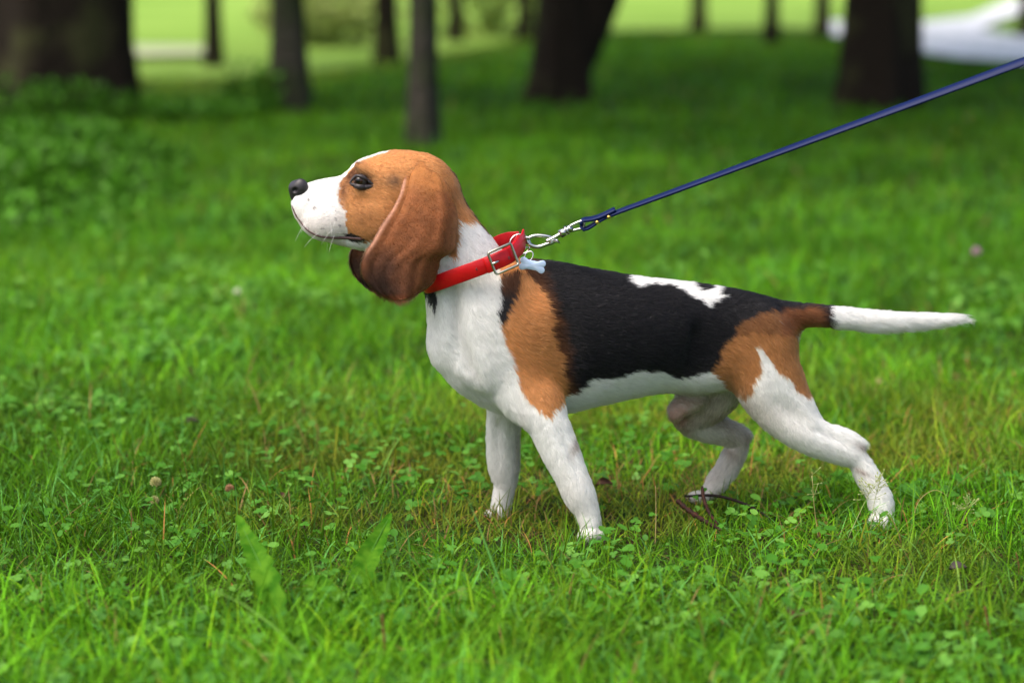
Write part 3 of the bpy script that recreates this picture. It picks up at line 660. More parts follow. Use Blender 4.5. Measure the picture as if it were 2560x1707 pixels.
# buckle: rounded rectangle frame round the strap
bcx = P(1257, 647, yc0 - .0755)
e1 = P(1290, 632, yc0 - .066) - P(1226, 660, yc0 - .080); e1 /= np.linalg.norm(e1); e2 = nax - (nax @ e1) * e1; e2 /= np.linalg.norm(e2); e3 = np.cross(e1, e2)
def rrect(hx, hy, r, n=7):
    o = []
    for cx, cy_, a0 in ((hx - r, hy - r, 0), (-hx + r, hy - r, 90), (-hx + r, -hy + r, 180), (hx - r, -hy + r, 270)):
        for k in range(n): a = math.radians(a0 + 90 * k / (n - 1)); o.append((cx + r * math.cos(a), cy_ + r * math.sin(a)))
    return o
A = Acc(); sgn = 1 if e3[1] < 0 else -1
A.add(*tube([bcx + e1 * a + e2 * b + e3 * sgn * (.0015 + .003 * (1 - (a / .016) ** 2)) for a, b in rrect(.0160, .0140, .003)], .0017, 8, closed=True))
buckle = link('buckle', A.mesh('buckle'), collar, BRASSY)
A = Acc(); A.add(*tube([bcx + e1 * a + e3 * sgn * b for a, b in ((-.0175, .004), (-.014, .0056), (-.010, .0046), (-.006, .0024))], [.0016, .0017, .0015, .0012], 8))
link('prong', A.mesh('prong'), buckle, STEEL)
hole_m = mat('eyelet', (.05, .02, .02), .4, metal=0)
for (u, v, y) in ((1271, 645, -.0680), (1191, 673, -.0705)):
    c_ = P(u, v, yc0 + y) + e3 * sgn * .0022; a = np.linspace(0, 2 * math.pi, 17)[:-1]
    A = Acc(); A.add(*tube([c_ + (e1 * math.cos(q) + e2 * math.sin(q)) * .0013 for q in a], .0005, 6, closed=True)); 
    V = np.array([c_ + (e1 * math.cos(q) + e2 * math.sin(q)) * .0011 for q in a] + [c_ - e3 * sgn * .0004]); A.add(V, np.stack([np.arange(16), (np.arange(16) + 1) % 16, np.full(16, 16)], -1))
    link('eyelet', A.mesh('eyelet'), collar, hole_m)
# D ring standing up off the collar
def ring3(c, ax1, ax2, r1, r2, rad, n=36, cls=True, a0=0, a1=360):
    a = np.radians(np.linspace(a0, a1, n, endpoint=not cls)); return tube([c + ax1 * r1 * math.cos(q) + ax2 * r2 * math.sin(q) for q in a], rad, 10, closed=cls)
yr = yc0 - .020
rc = P(1302, 612, yr); r1 = np.array([.82, -.45, .22]); r1 /= np.linalg.norm(r1); r2 = np.array([.1, .30, .95]); r2 /= np.linalg.norm(r2)
A = Acc(); A.add(*ring3(P(1300, 611, yr), np.array([.97, 0, -.26]), np.array([.24, .25, .93]), .0125, .0125, .0011))
link('ring', A.mesh('ring'), collar, STEEL)
# ------------------------------------------------------------------ bone tag
tag_ = empty('name_tag', tuple(P(1332, 664, yc0 - .045)))
tagit(tag_, 'small pale blue bone-shaped metal tag hanging from the collar ring over black fur', 'dog tag')
yt = yc0 - .046; tcen = P(1331, 663, yt); ta = math.radians(-11)
V2 = []
def bone(t):
    # outline of a bone: union of a bar and four discs, traced by angle
    best = 0; dx, dz = math.cos(t), math.sin(t)
    for r in np.linspace(.001, .022, 140):
        x, z = r * dx, r * dz
        f = abs(x) < .011 and abs(z) < .0058
        for sx in (-1, 1):
            for sz in (-1, 1): f = f or ((x - sx * .0118) ** 2 + (z - sz * .0040) ** 2 < .0044 ** 2)
        if f: best = r
    return best
nb = 120; A = Acc(); ou = []
for k_ in range(nb):
    t = 2 * math.pi * k_ / nb; r = bone(t); x, z = r * math.cos(t), r * math.sin(t)
    ou.append((x * math.cos(ta) - z * math.sin(ta), x * math.sin(ta) + z * math.cos(ta)))
ou = np.array(ou); ou = (ou + (np.roll(ou, 1, 0) + np.roll(ou, -1, 0)) * .5) / 2
L3 = [tcen + np.array([x * s_, y_, z * s_]) for y_, s_ in ((-.0006, .95), (-.0003, 1), (.0003, 1), (.0006, .95)) for x, z in ou] + [tcen + np.array([0, -.0006, 0]), tcen + np.array([0, .0006, 0])]
i, j = np.meshgrid(np.arange(3), np.arange(nb), indexing='ij'); q = np.stack([i * nb + j, i * nb + (j + 1) % nb, (i + 1) * nb + (j + 1) % nb, (i + 1) * nb + j], -1).reshape(-1, 4)
jj = np.arange(nb); jn = (jj + 1) % nb
A.add(L3, [q, np.stack([np.full(nb, 4 * nb), jn, jj], -1), np.stack([np.full(nb, 4 * nb + 1), 3 * nb + jj, 3 * nb + jn], -1)])
link('plate', A.mesh('plate', False), tag_, mat('tag_metal', (.45, .58, .82), .45, metal=.15, noise=(120, (.55, .66, .86), .35, .7)))
A = Acc(); A.add(*ring3(P(1322, 641, yt + .004), np.array([.5, .2, .84]) / 1.0, np.array([.8, -.3, -.4]), .0068, .0050, .0007, 28)); link('split_ring', A.mesh('split_ring'), tag_, STEEL)
A = Acc(); A.add(*ring3(P(1313, 627, yt + .012), np.array([.6, -.2, .75]), np.array([.5, .8, -.3]), .0060, .0055, .0006, 28)); link('split_ring', A.mesh('split_ring'), tag_, STEEL)
# ------------------------------------------------------------------ leash
leash = empty('leash', tuple(P(1530, 530, yc0 - .03)))
tagit(leash, 'taut dark blue leather leash with steel clip running from the red collar to the right', 'leash')
BLUE = mat('blue_leather', (.002, .009, .062), .5, spec=.22, bump=(500, .12, .0006)); RIV = mat('rivet_brass', (.75, .50, .12), .3, metal=1)
yl = yc0 - .022
def LP(u, v, y=0): return P(u, v, yl + y)
clip = []
A = Acc()
# hook: big curved nose of the snap, barrel, swivel eye
A.add(*tube(catmull([LP(1388, 602), LP(1368, 610), LP(1345, 617), LP(1326, 612), LP(1316, 600), LP(1320, 592)], .0015), .0026, 10))
A.add(*tube(catmull([LP(1320, 596), LP(1334, 590), LP(1352, 589), LP(1372, 592), LP(1392, 601)], .0015), .0022, 10))
A.add(*tube([LP(1372, 606), LP(1386, 599), LP(1398, 604), LP(1384, 600)], .0028, 10))
A.add(*tube(catmull([LP(1366, 604), LP(1390, 592), LP(1418, 575)], .002), [.0028] * 1 + [.0045] * 0 or .0040, 12))
A.add(*tube([LP(1400, 586), LP(1416, 576.5)], .0052, 14)); A.add(*tube([LP(1416, 576.5), LP(1419, 574.6)], .0062, 14))
A.add(*tube([LP(1372, 604), LP(1379, 607), LP(1381, 611)], [.002, .0032, .0022], 8))
snap = link('snap_hook', A.mesh('snap_hook'), leash, STEEL)
A = Acc(); A.add(*tube([LP(1420, 574), LP(1428, 569)], .0045, 14)); A.add(*tube([LP(1418, 571, 0), LP(1431, 575, 0)], .0036, 10))
A.add(*tube(catmull([LP(1424, 566), LP(1440, 558), LP(1456, 553), LP(1460, 562), LP(1456, 571), LP(1442, 574), LP(1430, 577)], .0015), .0019, 10))
link('swivel', A.mesh('swivel'), snap, STEEL)
ld = LP(2560, 155, -.12) - LP(1540, 520); ld /= np.linalg.norm(ld)
LY = -.16
lp = catmull([LP(1452, 563), LP(1460, 573), LP(1480, 564), LP(1500, 550), LP(1540, 532, -.002), LP(1700, 473, -.03), LP(2000, 362, -.085), LP(2300, 251.5, -.135), LP(2575, 149, -.18), LP(2800, 66, -.22), LP(3400, -153, -.32)], .006)
t_ = np.linspace(0, 1, len(lp))[:, None]
wd = np.array([0.05, .96, .25]) * (1 - t_) + np.array([-.10, .55, .83]) * t_
A = Acc(); A.add(*ribbon(lp, wd, .0053 + .0013 * t_[:, 0], .0028)); link('strap', A.mesh('strap'), leash, BLUE)
A = Acc(); l2 = catmull([LP(1452, 563), LP(1456, 551), LP(1476, 548), LP(1500, 541), LP(1538, 523)], .003); A.add(*ribbon(l2, np.array([.05, .96, .25]), .0060, .003)); link('strap_fold', A.mesh('strap_fold'), leash, BLUE)
for (u, v) in ((1493, 556), (1522, 543)):
    A = Acc(); c_ = LP(u, v, -.0062); A.add(*tube([c_, c_ + np.array([0, -.0016, 0])], [.0026, .0019], 12, up=(1, 0, 0))); link('rivet', A.mesh('rivet', True), leash, RIV)
# ------------------------------------------------------------------ ground and lawn
soil = mat('soil', (.024, .060, .009), .95, spec=.1, noise=(9, (.030, .018, .009), .45, .62), bump=(40, .6, .02))
gm = bpy.data.meshes.new('ground'); S = 260
gm.from_pydata([(-S, -30, 0), (S, -30, 0), (S, 420, 0), (-S, 420, 0)], [], [(0, 1, 2, 3)])
ground = link('ground', gm, None, soil); ground['kind'] = 'structure'
BLADE = mat('blade', attr='tint', rough=.5, spec=.07, trans=.34)
def blades(R, n, X, Y, H, Wd, lean, curve, col, seg=3, z0=0.0):
    """n grass blades as tapered strips; arrays of length n"""
    az = R.uniform(0, 2 * math.pi, n); fa = az + R.uniform(-.9, .9, n) + math.pi / 2
    dx, dy = np.cos(az), np.sin(az); wx, wy = np.cos(fa), np.sin(fa)
    V = np.zeros((n, 2 * seg + 1, 3), F32)
    for k in range(seg + 1):
        t = k / seg; out = H * (lean * t + curve * t * t); up = H * t * np.sqrt(np.clip(1 - (lean + curve * t) ** 2 * .55, .06, 1))
        w2 = Wd * .5 * (1 - t ** 1.8) * (.65 + .5 * t)
        cx, cy_, cz = X + dx * out, Y + dy * out, up + z0
        if k < seg:
            V[:, 2 * k] = np.stack([cx - wx * w2, cy_ - wy * w2, cz], -1); V[:, 2 * k + 1] = np.stack([cx + wx * w2, cy_ + wy * w2, cz], -1)
        else: V[:, 2 * seg] = np.stack([cx, cy_, cz], -1)
    b = (np.arange(n) * (2 * seg + 1))[:, None]
    q = np.concatenate([b + np.array([2 * k, 2 * k + 1, 2 * k + 3, 2 * k + 2]) for k in range(seg - 1)]) if seg > 1 else np.zeros((0, 4), int)
    t3 = b + np.array([2 * seg - 2, 2 * seg - 1, 2 * seg])
    return V.reshape(-1, 3), [q, t3], np.repeat(col, 2 * seg + 1, 0)
def spread(R, d0, d1, dens, margin):
    """random points of the wedge the camera looks over, d = distance from the camera's foot"""
    k = KP / 2 * 1.06; area = (k * (d1 * d1 - d0 * d0)) + 2 * margin * (d1 - d0); n = int(area * dens)
    d = np.sqrt(R.random(int(n * 1.0)) * (d1 * d1 - d0 * d0) + d0 * d0); X = (R.random(len(d)) * 2 - 1) * (d * k + margin)
    return X, d - CAMD
def gcol(R, X, Y, n):
    P3 = np.stack([X, Y, np.zeros(n)], -1); a = vnoise(P3, 1.3, 80); b = vnoise(P3, 5, 81); r = R.random(n)
    base = np.array([.090, .285, .010]) * (1 - a[:, None]) + np.array([.150, .375, .014]) * a[:, None]; base *= (1 + .22 * sstep(.1, -.4, Y))[:, None]; c3 = vnoise(P3, 2.6, 83); base *= (.72 + .56 * c3)[:, None]
    base = base * (.6 + .65 * b[:, None]) * (.45 + .95 * R.random(n) ** 1.3)[:, None]
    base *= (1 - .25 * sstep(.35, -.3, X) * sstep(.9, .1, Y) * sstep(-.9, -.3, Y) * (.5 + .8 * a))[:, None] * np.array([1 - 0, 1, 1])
    blue = r > .90; base[blue] = np.array([.12, .34, .07]) * (.8 + .5 * R.random(blue.sum()))[:, None]
    near = np.exp(-((Y - .30) / .6) ** 2) * sstep(-.75, .1, X) ; mo = (near * sstep(.35, .7, vnoise(P3, 6, 84)) * .7)[:, None]; base = base * (1 - mo) + np.array([.24, .27, .035]) * (.5 + .7 * R.random(n))[:, None] * mo; dry = R.random(n) < (.015 + .26 * near * b * a)
    base[dry] = np.array([.30, .20, .075]) * (.5 + .8 * R.random(dry.sum()))[:, None]
    mt = sstep(-.6, .5, Y - MB(X))[:, None] * .9; base = base * (1 - mt) + np.array([.20, .34, .035]) * mt
    yel = (R.random(n) < .12 + .2 * near); base[yel] = base[yel] * np.array([1.5, 1.08, .9])
    return base
R_ = np.random.default_rng(21)
def MB(X): return 9.0 + 6.2 * sstep(-1.5, .9, X) + .8 * (vnoise(np.stack([X, 0 * X, 0 * X], -1), .7, 77) - .5) + .5 * (vnoise(np.stack([X, 0 * X, 0 * X], -1), 2.5, 78) - .5)
GV = []; GF3 = []; GF4 = []; GC = []; gn = 0
def gadd(V, fs, C):
    global gn
    GV.append(V); GC.append(C)
    if len(fs[0]): GF4.append(fs[0] + gn)
    GF3.append(fs[1] + gn); gn += len(V)
def tall(X, Y):
    q = np.stack([X, Y, np.zeros(len(X))], -1); return .7 + .6 * vnoise(q, 2.2, 90) + .25 * vnoise(q, 9, 91)
for (d0, d1, dens, hh, ww, seg, mg) in ((1.75, 2.6, 15000, .060, .0033, 5, .8), (2.6, 3.9, 17500, .048, .0027, 5, .9), (3.9, 6, 9000, .046, .0036, 3, 1.4), (6, 10, 3500, .05, .0065, 2, 2.5), (10, 18.5, 1200, .05, .013, 2, 4)):
    X, Y = spread(R_, d0, d1, dens, mg); n = len(X); f = tall(X, Y)
    keep = Y < MB(X) + R_.uniform(-.3, 1.8, n)
    if d0 < 4:
        for (u, v, y) in ((1478, 1350, -.085), (1250, 1290, .07), (2203, 1310, -.07), (1775, 1250, .08)):
            c_ = P(u, v, YC(u) + y); keep &= (X - c_[0]) ** 2 + (Y - c_[1]) ** 2 > .015 ** 2
    X, Y, f = X[keep], Y[keep], f[keep]; n = len(X)
    H = hh * f * R_.uniform(.35, 1.15, n); lng = R_.random(n) < .07; H[lng] *= R_.uniform(1.2, 1.9, lng.sum())
    # the lawn is trodden short under the dog
    H *= 1 - .32 * np.exp(-(((X - .15) / .42) ** 2 + ((Y - .05) / .35) ** 2))
    lean = R_.uniform(0, 1.0, n); cur = R_.uniform(0, .9, n); W_ = ww * R_.uniform(.55, 1.35, n)
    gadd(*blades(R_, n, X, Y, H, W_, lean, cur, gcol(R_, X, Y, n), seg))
    print('grass', d0, n)
for (u, v, y) in ((1478, 1350, -.085), (1250, 1290, .07), (2203, 1310, -.07), (1775, 1250, .08)):
    c_ = P(u, v, YC(u) + y); n = 26; X = c_[0] + R_.normal(0, .022, n); Y = c_[1] - R_.uniform(.012, .05, n)
    gadd(*blades(R_, n, X, Y, R_.uniform(.028, .062, n), R_.uniform(.0016, .003, n), R_.uniform(0, .5, n), R_.uniform(0, .6, n), gcol(R_, X, Y, n), 4))
me = mesh('grass', np.vstack(GV), [np.vstack(GF4), np.vstack(GF3)], True, np.vstack(GC))
grass = link('grass', me, None, BLADE); tagit(grass, kind='stuff', label='short green lawn grass growing all over the ground', cat='grass')
# ---- clover and small round-leaved plants in the lawn
def leaflets(R, cen, size, col, lob=3, roundn=7, tilt=.6):
    """cen (n,3): a clover head of lob round leaflets at each point"""
    n = len(cen); V = []; F = []; C = []
    az = R.uniform(0, 2 * math.pi, n); up = np.stack([R.normal(0, tilt * .5, n), R.normal(0, tilt * .5, n) - .15, np.ones(n)], -1); up /= np.linalg.norm(up, axis=1)[:, None]
    e1 = np.cross(up, np.stack([np.cos(az), np.sin(az), np.zeros(n)], -1)); e1 /= np.linalg.norm(e1, axis=1)[:, None]; e2 = np.cross(up, e1)
    m = roundn; tot = 0
    for l in range(lob):
        a0 = 2 * math.pi * l / lob; d = e1 * math.cos(a0) + e2 * math.sin(a0); p = np.cross(up, d)
        pts = [cen]
        for k in range(m):
            t = -1 + 2 * k / (m - 1); ang = t * 2.35; rr = size * .52
            c0 = cen + d * (size * .52)[:, None] * 1.05
            pts.append(c0 + (d * math.cos(ang) * (.92 if abs(t) > .2 else .85) + p * math.sin(ang) * (.95 if lob > 1 else .7)) * rr[:, None] + up * (size * .10 * (abs(t) * 1.0))[:, None])
        A_ = np.stack(pts, 1); V.append(A_.reshape(-1, 3)); b = tot + (np.arange(n) * (m + 1))[:, None]
        F.append(np.concatenate([b + np.array([0, k + 1, k + 2]) for k in range(m - 1)])); C.append(np.repeat(col * R.uniform(.85, 1.15, n)[:, None], m + 1, 0)); tot += n * (m + 1)
    return np.vstack(V), np.vstack(F), np.vstack(C)
CV = []; CF = []; CC = []; cn = 0
for (d0, d1, dens, sz) in ((1.8, 2.7, 1900, .0095), (2.7, 3.8, 1000, .0085), (3.7, 5.4, 1500, .013), (5.4, 6.8, 200, .013)):
    X, Y = spread(R_, d0, d1, dens, .8); q = np.stack([X, Y, np.zeros(len(X))], -1)
    dn = vnoise(q, 3.2, 95) * .7 + vnoise(q, 9, 96) * .3; left = sstep(.5, -.45, X) * (.25 if d0 != 3.7 else .16) - (.16 if d0 == 3.7 else 0)
    k = (dn + left + R_.uniform(-.12, .12, len(X)) > .60); X, Y = X[k], Y[k]; n = len(X)
    cen = np.stack([X, Y, R_.uniform(.006, .036, n)], -1)
    br = R_.random(n)[:, None] ** (.6 if d0 == 3.7 else 1.5); col = np.array([.055, .19, .015]) * (1 - br ** 2) + np.array([.15, .34, .05]) * br ** 2
    v, f, c_ = leaflets(R_, cen, sz * R_.uniform(.45, 1.25, n), col); CV.append(v); CF.append(f + cn); CC.append(c_); cn += len(v)
    n2 = n // 2; k = R_.permutation(n)[:n2]; v, f, c_ = leaflets(R_, cen[k] + [.01, .01, .004], sz * R_.uniform(1.0, 2.2, n2), col[k] * .95, lob=1, roundn=9); CV.append(v); CF.append(f + cn); CC.append(c_); cn += len(v)
LEAFM = mat('leaf', attr='tint', rough=.5, spec=.16, trans=.26)
clover = link('clover', mesh('clover', np.vstack(CV), [np.vstack(CF)], True, np.vstack(CC)), None, LEAFM); tagit(clover, kind='stuff', label='clover leaves growing through the lawn', cat='clover')

# ---- lush undergrowth round the big trunk on the left
def leafcloud(R, cen, size, col, up=.5):
    """pointed leaves (2 triangles folded) at cen"""
    n = len(cen); d = R.normal(0, 1, (n, 3)); d[:, 2] = np.abs(d[:, 2]) * up - .1; d /= np.linalg.norm(d, axis=1)[:, None]
    s = np.cross(d, R.normal(0, 1, (n, 3)) * .5 + [0, 0, 1]); s /= np.linalg.norm(s, axis=1)[:, None]; nn = np.cross(d, s); z = size[:, None]
    V = np.stack([cen, cen + d * z * .45 + s * z * .28 + nn * z * .06, cen + d * z * 1.0, cen + d * z * .45 - s * z * .28 + nn * z * .06], 1).reshape(-1, 3)
    b = (np.arange(n) * 4)[:, None]; return V, np.concatenate([b + [0, 1, 2], b + [0, 2, 3]]), np.repeat(col, 4, 0)
V_ = []; F_ = []; C_ = []; un = 0
def mound(X, Y):
    q = np.stack([X, Y, np.zeros(len(X))], -1); return (.03 + .10 * vnoise(q, .9, 101) + .09 * vnoise(q, 3, 102)) * (.6 + .4 * sstep(3.5, 4.6, Y))
n = 60000; Y = R_.uniform(2.3, 5.3, n) ** 1.0; dist = Y + CAMD; X = -dist * R_.uniform(.05, .30, n)
edge = sstep(-dist * .11, -dist * .21, X + .3 * (vnoise(np.stack([X, Y, 0 * X], -1), 2, 103) - .5)) * sstep(2.3, 3.9, Y)
Hm = mound(X, Y) * edge; Z = Hm * R_.random(n) ** .5; k = Hm > .015 + .03 * R_.random(n); X, Y, Z = X[k], Y[k], Z[k]; n = len(X)
nb_ = 5000; a_ = R_.uniform(math.pi, 2 * math.pi, nb_); rr_ = R_.uniform(.74, .98, nb_); g1 = G(135 * 1.0884, 262 * 1.0884)
X2 = g1[0] + np.cos(a_) * rr_; Y2 = g1[1] + np.sin(a_) * rr_; Z2 = R_.random(nb_) ** 1.3 * (.04 + .24 * vnoise(np.stack([X2, Y2, 0 * X2], -1), 1.6, 107)); X = np.concatenate([X, X2]); Y = np.concatenate([Y, Y2]); Z = np.concatenate([Z, Z2]); n = len(X)
v, f, c_ = leafcloud(R_, np.stack([X, Y, Z], -1), R_.uniform(.012, .06, n), np.array([.070, .21, .012]) * R_.uniform(.35, 1.5, n)[:, None], .8)
under = link('undergrowth', mesh('undergrowth', v, [f], False, c_), None, LEAFM); tagit(under, kind='stuff', label='leafy green undergrowth in front of the big trunk', cat='undergrowth')

# ------------------------------------------------------------------ far lawn, paths
lawn = mat('lawn', (.155, .28, .032), .9, spec=.1, noise=(.5, (.23, .36, .06), .35, .65))
def sheet(name, pts, z, m):
    me = bpy.data.meshes.new(name); me.from_pydata([(x, y, z) for x, y in pts], [], [tuple(range(len(pts)))]); me.update()
    if me.polygons[0].normal.z < 0: me.flip_normals()
    o = link(name, me, None, m); o['kind'] = 'structure'; return o
def gp(u, v): g = G(u * 1.0884, v * 1.0884); return g[0], g[1]
sheet('meadow', [(-200, 9.4), (-1.9, 9.4), (-1.2, 9.8), (-.6, 11.6), (0, 14), (.8, 15.6), gp(1200, 86), gp(1200, 92), gp(1450, 76), gp(1800, 70), gp(2000, 80), (60, 20), (200, 24), (200, 400), (-200, 400)], .02, lawn)
pave = mat('path_paving', (.80, .80, .80), .8, noise=(2, (.70, .70, .71), .4, .6))
sheet('path', [gp(1880, 62), gp(1895, 92), gp(2000, 112), gp(2110, 138), gp(2200, 152), gp(2420, 168), gp(2600, 180), gp(2700, 120), gp(2400, 104), gp(2300, 92), gp(2250, 82), gp(2300, 58), gp(2420, 12), gp(2480, -40), gp(2420, -40), gp(2330, 8), gp(2230, 50), gp(2100, 66)], .05, pave)
sheet('footpath', [gp(-400, 118), gp(300, 120), gp(470, 122), gp(480, 144), gp(300, 148), gp(-400, 160)], .05, mat('gravel', (.42, .47, .25), .9))
sheet('far_path', [(-80, 31), (80, 30), (80, 33.5), (-80, 34)], .05, pave)

# ------------------------------------------------------------------ trees
BARK = mat('bark', (.022, .016, .011), .95, spec=.15, noise=(3.5, (.050, .050, .020), .5, .62), bump=(28, 1.0, .03))
BARK2 = mat('bark_grey', (.062, .052, .042), .95, spec=.15, noise=(3.5, (.035, .045, .018), .4, .62), bump=(24, 1.0, .03))
CROWN = mat('crown_leaf', attr='tint', rough=.5, trans=.35)
def tree(u, v, wpx, label, bend=0.0, h=6.0, crown=2.6, grey=False, seed=0, n=2600, flare=1.45, topw=1.0, cz=None, toff=0.0, twin=None):
    r = np.random.default_rng(500 + seed); g = G(u * 1.0884, v * 1.0884); d = g[1] + CAMD
    rad = wpx * 1.0884 * PS(g[1]) / 2 * 1.0
    root = empty('tree', (g[0], g[1], 0)); tagit(root, label, 'tree', 'trees standing behind the dog')
    A = Acc(); zz = np.concatenate([[-.05, 0, .06, .15, .3, .5, .8], np.linspace(1.2, h, 12)])
    wob = lambda z, s: .05 * rad * math.sin(z * 1.7 + s)
    pa = []; ra = []
    for z in zz:
        pa.append([g[0] + bend * (1 - math.exp(-z / .75)) + toff * z + wob(z, seed), g[1] + wob(z, seed + 2), z]); ra.append(rad * ((flare - 1) * math.exp(-max(z, 0) / (.16 + .25 * rad)) + 1 - .35 * z / h))
    sides = 28; V, fs = tube(pa, ra, sides, up=(0, 1, 0)); 
    nrm = V[:len(zz) * sides].reshape(len(zz), sides, 3) - np.array(pa)[:, None]; a = np.arange(sides) / sides * 2 * math.pi
    rid = (.06 * np.sin(a * 5 + seed) + .04 * np.sin(a * 9 + 2 * seed))[None, :] * (1 + 2.2 * np.exp(-np.maximum(zz, 0) / .2))[:, None] + r.normal(0, .015, (len(zz), sides))
    V[:len(zz) * sides] = (np.array(pa)[:, None] + nrm * (1 + rid)[..., None]).reshape(-1, 3)
    A.add(V, fs)
    top = np.array(pa[-1])
    if twin:
        b_ = np.array([g[0], g[1], 0]); q_ = catmull([b_ + [twin[0] * f_, .03, z_] for f_, z_ in ((-.10, -.05), (.02, .10), (.22, .25), (.5, .48), (.8, .9), (1.25, 1.7), (1.8, 3.0), (2.2, 5.0))], .12)
        V, fs = tube(q_, np.linspace(twin[1] * 1.15, twin[1] * .6, len(q_)), 24); A.add(V, fs)
    for k in range(5):
        zb = h * r.uniform(.45, .95); ip = np.array([np.interp(zb, zz, [p[i] for p in pa]) for i in range(3)]); aa = r.uniform(0, 6.28)
        e = ip + np.array([math.cos(aa), math.sin(aa), .8]) * crown * .7
        A.add(*tube([ip, (ip + e) / 2 + [0, 0, -.1], e], [rad * .4, rad * .25, rad * .08], 8))
    link('trunk', A.mesh('trunk'), root, BARK2 if grey else BARK)
    m = 40; cc = r.normal(0, 1, (m, 3)); cc /= np.linalg.norm(cc, axis=1)[:, None]; cc *= (r.random(m) ** .4)[:, None] * np.array([crown, crown, crown * .62]); cc += top + [0, 0, (cz if cz is not None else crown * .2)]
    i = r.integers(0, m, n); cen = cc[i] + r.normal(0, crown * .16, (n, 3)); cen[:, 2] = np.maximum(cen[:, 2], 2.7)
    v_, f_, c_ = leafcloud(r, cen, r.uniform(.10, .22, n) * (crown / 2.6) * 1.35, np.array([.06, .15, .02]) * r.uniform(.6, 1.6, m)[i][:, None] * r.uniform(.8, 1.2, n)[:, None], .3)
    link('crown', mesh('crown', v_, [f_], False, c_), root, CROWN)
    return root
tree(135, 262, 335, 'huge dark mossy trunk filling the top left corner', h=7, crown=3.2, seed=1, n=6000, flare=1.12)
tree(492, 160, 34, 'thin black trunk just right of the huge left trunk, bright lawn either side', seed=2, h=12, crown=2.4, n=900)
tree(665, 262, 74, 'broad grey-brown trunk above and left of the dog\'s muzzle', seed=3, h=6, crown=2.8, grey=True, n=6000)
tree(888, 150, 46, 'black trunk standing left of the slim grey trunk above the dog\'s head', seed=4, h=12, crown=2.4, n=900)
tree(973, 338, 60, 'slim grey trunk rising right behind the dog\'s head', seed=5, h=5.2, crown=3.2, grey=True, n=10000, flare=1.3)
tree(1047, 102, 28, 'distant thin dark trunk between the slim grey trunk and the thick twin-stemmed trunk', seed=6, h=12, crown=2.4, n=900)
tree(1207, 98, 27, 'distant thin dark trunk against the left side of the twin-stemmed trunk', seed=7, h=12, crown=2.4, n=900)
tree(1283, 236, 118, 'thick black twin-stemmed trunk curving up to the right above the leash clip', bend=.05, h=6, crown=4.4, seed=8, n=15000, flare=1.25, twin=(.34, .105))
tree(1605, 74, 30, 'distant dark trunk on the bright lawn, first right of the twin-stemmed trunk', seed=9, h=12, crown=2.4, n=900)
tree(1772, 106, 28, 'thin dark trunk second to the right of the leaning trunk', seed=10, h=12, crown=2.4, n=900)
tree(1888, 92, 30, 'thin dark trunk touching the left side of the broad brown trunk', seed=11, h=12, crown=2.4, n=900)
tree(2020, 250, 168, 'broad dark brown trunk behind the leash, left of the pale path', seed=12, h=6, crown=4.6, n=15000, grey=False, flare=1.15)
tree(2352, 100, 26, 'dark trunk at the right edge beside the pale path', seed=13, h=12, crown=2.4, n=900)
# ------------------------------------------------------------------ small things lying and growing round the dog
def gpt(u, v, z=0.0):
    """point at height z seen at full-size pixel u,v"""
    a = (u - 1280) / 2560 * KP; b = -(v - 853.5) / 2560 * KP
    dy = math.cos(PITCH) + b * math.sin(PITCH); dz = -math.sin(PITCH) + b * math.cos(PITCH); t = (z - CAMH) / dz
    return np.array([a * t, -CAMD + dy * t, z])
TWIG = mat('twig_bark', (.022, .007, .004), .7, spec=.25, bump=(500, 1.0, .0012), noise=(300, (.07, .020, .008), .5, .65))
TWIG2 = mat('dark_twig', (.012, .007, .006), .8, spec=.2, bump=(400, .6, .001))
def twig(name, pts, r, label, m, cat='twig', branches=(), scaly=False, parts='fork'):
    base = P(*pts[0]); root = empty(name, tuple(base)); tagit(root, label, cat, 'fallen twigs')
    pa = catmull([P(*p) for p in pts], .003); n = len(pa); rr = r * np.interp(np.linspace(0, 1, n), [0, .15, .8, 1], [.7, 1, .9, .35])
    if scaly: rr = rr * (1 + .28 * np.sin(np.arange(n) * 2.1) + RNG.uniform(-.2, .2, n))
    A = Acc(); A.add(*tube(pa, rr, 9)); link('stem', A.mesh('stem'), root, m)
    for b in branches:
        A = Acc(); pb = catmull([P(*p) for p in b], .003); A.add(*tube(pb, np.linspace(r * .7, r * .25, len(pb)), 7)); link(parts, A.mesh(parts), root, m)
twig('twig', [(1692, 1250, -.03), (1725, 1278, -.04), (1765, 1304, -.05), (1806, 1326, -.06)], .0034, 'scaly rust-brown twig lying lowest between the dog\'s front and hind paws', TWIG, scaly=True)
twig('twig', [(1755, 1216, -.02), (1760, 1248, -.03), (1775, 1285, -.04), (1798, 1314, -.05)], .0024, 'short dark twig standing upright behind the scaly rust-brown twig', TWIG)
twig('twig', [(1712, 1240, .07), (1780, 1238, .05), (1830, 1248, .03), (1880, 1268, .01), (1932, 1300, -.02)], .0020, 'long thin dark twig in front of the far hind paw', TWIG2, branches=[[(1868, 1262, .015), (1878, 1285, .01), (1888, 1305, -.005)]])
